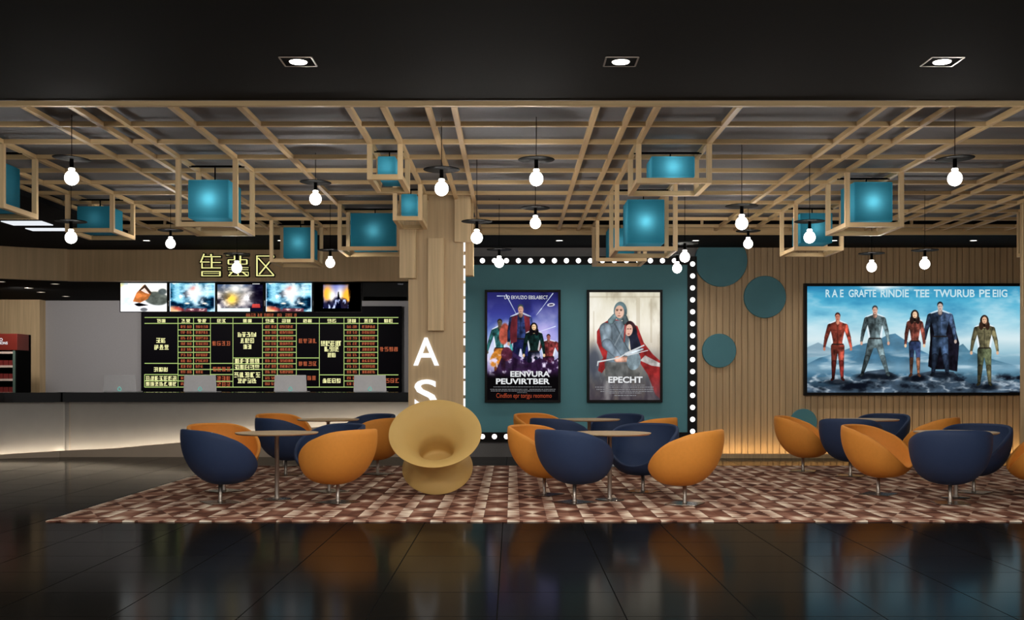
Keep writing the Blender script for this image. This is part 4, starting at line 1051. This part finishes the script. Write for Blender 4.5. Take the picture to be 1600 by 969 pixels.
C = [  # X, Y, facing target (x,y), colour, label
 (-3.13,11.95,(-2.0,12.75),'navy','navy tub chair at the front left corner of the rug, back to the viewer'),
 (-3.40,13.15,(-2.3,12.2),'orange','orange tub chair hidden behind the front left navy one'),
 (-1.87,11.95,(-2.9,12.6),'orange','orange tub chair directly left of the gold spinning chair, seen from behind'),
 (-2.15,13.1,(-2.9,12.3),'navy','navy tub chair behind the orange one left of the gold spinning chair'),
 (-3.13,15.4,(-2.2,16.1),'navy','navy tub chair at the rear left table, back to the viewer'),
 (-3.47,16.95,(-2.4,16.1),'orange','orange tub chair at the far left of the rear left table'),
 (-2.19,16.85,(-2.9,16.1),'navy','navy tub chair at the far side of the rear left table by the counter'),
 (-1.87,15.5,(-2.9,16.2),'orange','orange tub chair half hidden behind the gold spinning chair'),
 (0.37,12.75,(1.25,12.15),'orange','orange tub chair at the left side of the front centre table'),
 (0.67,11.95,(1.45,12.65),'navy','navy tub chair in front of the centre table below the left poster'),
 (1.83,11.8,(0.6,12.4),'orange','orange tub chair right of the front centre table, seen from behind'),
 (1.54,13.1,(1.05,12.1),'navy','navy tub chair facing the viewer behind the front centre table'),
 (0.45,17.1,(1.2,16.2),'orange','orange tub chair at the far left of the rear centre table'),
 (0.67,15.35,(1.4,16.1),'navy','navy tub chair at the rear centre table, back to the viewer'),
 (1.58,16.9,(1.0,16.0),'navy','navy tub chair facing the viewer behind the rear centre table'),
 (1.88,15.5,(0.8,16.3),'orange','orange tub chair showing only its top right of the rear centre table'),
 (4.21,12.8,(5.0,12.2),'orange','orange tub chair at the left side of the front right table, seat visible'),
 (4.67,11.87,(4.80,12.9),'navy','navy tub chair in front of the right table, largest of the right group'),
 (5.39,13.0,(4.75,12.3),'navy','navy tub chair facing left behind the front right table'),
 (5.86,12.3,(4.9,12.6),'orange','orange tub chair cut off by the right picture edge'),
 (4.18,16.0,(5.2,15.6),'orange','orange tub chair in front of the smallest green wall disc'),
 (4.62,15.2,(5.1,16.1),'navy','navy tub chair at the rear right table, back to the viewer'),
 (5.6,16.9,(4.95,16.1),'navy','navy tub chair facing the viewer behind the rear right table'),
 (5.84,15.6,(4.9,16.2),'orange','orange tub chair behind the front right table, only its back top showing'),
]
protos = {}
for (X, Y, tg, c, lab) in C:
    ang = math.atan2(tg[1]-Y, tg[0]-X) - math.pi/2          # chair front is +Y
    nm = 'tub_chair'
    if c not in protos: protos[c] = make_chair(nm, c, lab, G1 if c == 'navy' else G2); protos[c].location = (X, Y, RZ); protos[c].rotation_euler = (0,0,ang)
    else: dup(protos[c], (X, Y, RZ), ang, lab)

# ------------------------------------------------------------------ tables
def make_table(label):
    t = thing('round_table', label, 'table', (0,0,RZ), 0, 'round pedestal tables on the rug')
    part('tabletop', MB().lathe([(0,0.738),(0.452,0.738),(0.45,0.728),(0.43,0.716),(0,0.714)], 64, True), M['tabletop'], t)
    part('leg_post', MB().lathe([(0,0.012),(0.05,0.012),(0.027,0.03),(0.024,0.05),(0.024,0.69),(0.05,0.705),(0.05,0.714),(0,0.714)], 24), M['steel'], t)
    part('base_plate', MB().lathe([(0,0),(0.16,0),(0.16,0.006),(0.14,0.012),(0,0.014)], 40), M['plate'], t)
    return t
t0 = None
for X, Y, lab in ((-2.59,12.27,'round pale table at the front left of the rug'),(-2.69,16.3,'round pale table at the rear left nearest the ticket counter'),
                  (1.07,12.2,'round pale table at the front centre below the two posters'),(1.13,16.3,'round pale table at the rear centre close to the teal wall'),
                  (4.95,12.42,'round pale table at the front right behind the large navy chair'),(5.2,16.3,'round pale table at the rear right close to the banner wall')):
    if t0 is None: t0 = make_table(lab); t0.location = (X, Y, RZ)
    else: dup(t0, (X, Y, RZ), 0, lab)
# lathe top smooth fix: keep edges crisp
for o in bpy.data.objects:
    if o.name.startswith('tabletop') or o.name.startswith('base_plate'):
        if o.data.users and not any(m.type == 'EDGE_SPLIT' for m in o.modifiers) and o.name.startswith('tabletop'):
            m = o.modifiers.new('edge', 'EDGE_SPLIT'); m.split_angle = math.radians(35)

# ------------------------------------------------------------------ gold spinning chair
tilt = math.radians(44)
t = thing('spinning_chair', 'mustard gold hourglass spinning chair tipped towards the viewer', 'chair', (-0.87, 12.95, RZ))
def spline(pts, k=8):
    out = []
    for i in range(len(pts)-1):
        p0 = Vector(pts[max(i-1,0)]); p1 = Vector(pts[i]); p2 = Vector(pts[i+1]); p3 = Vector(pts[min(i+2,len(pts)-1)])
        for j in range(k):
            u = j/k; q = 0.5*((2*p1)+(p2-p0)*u+(2*p0-5*p1+4*p2-p3)*u*u+(3*p1-p0-3*p2+p3)*u**3); out.append((max(q.x,0), q.y))
    out.append(tuple(pts[-1])); return out
prof = [(0,-0.075),(0.04,-0.07),(0.20,-0.03),(0.37,-0.004)] 
outer = spline([(0.402,0.0),(0.412,0.012),(0.375,0.055),(0.295,0.13),(0.245,0.22),(0.238,0.29),(0.262,0.37),(0.34,0.48),(0.45,0.56),(0.518,0.588)], 6)
innr = spline([(0.524,0.594),(0.518,0.602),(0.45,0.582),(0.35,0.52),(0.27,0.43),(0.212,0.34),(0.198,0.25),(0.205,0.15),(0.20,0.07),(0.12,0.05),(0,0.048)], 6)
body = MB().lathe(prof + outer + innr, 96, True)
b = part('body', body, M['gold'], t); b.rotation_euler = (tilt, 0, 0)
# lowest rim point touches the rug
b.location = (0, 0.07, 0.412*math.sin(tilt) - 0.012*math.cos(tilt) + 0.008)

bpy.context.view_layer.update()
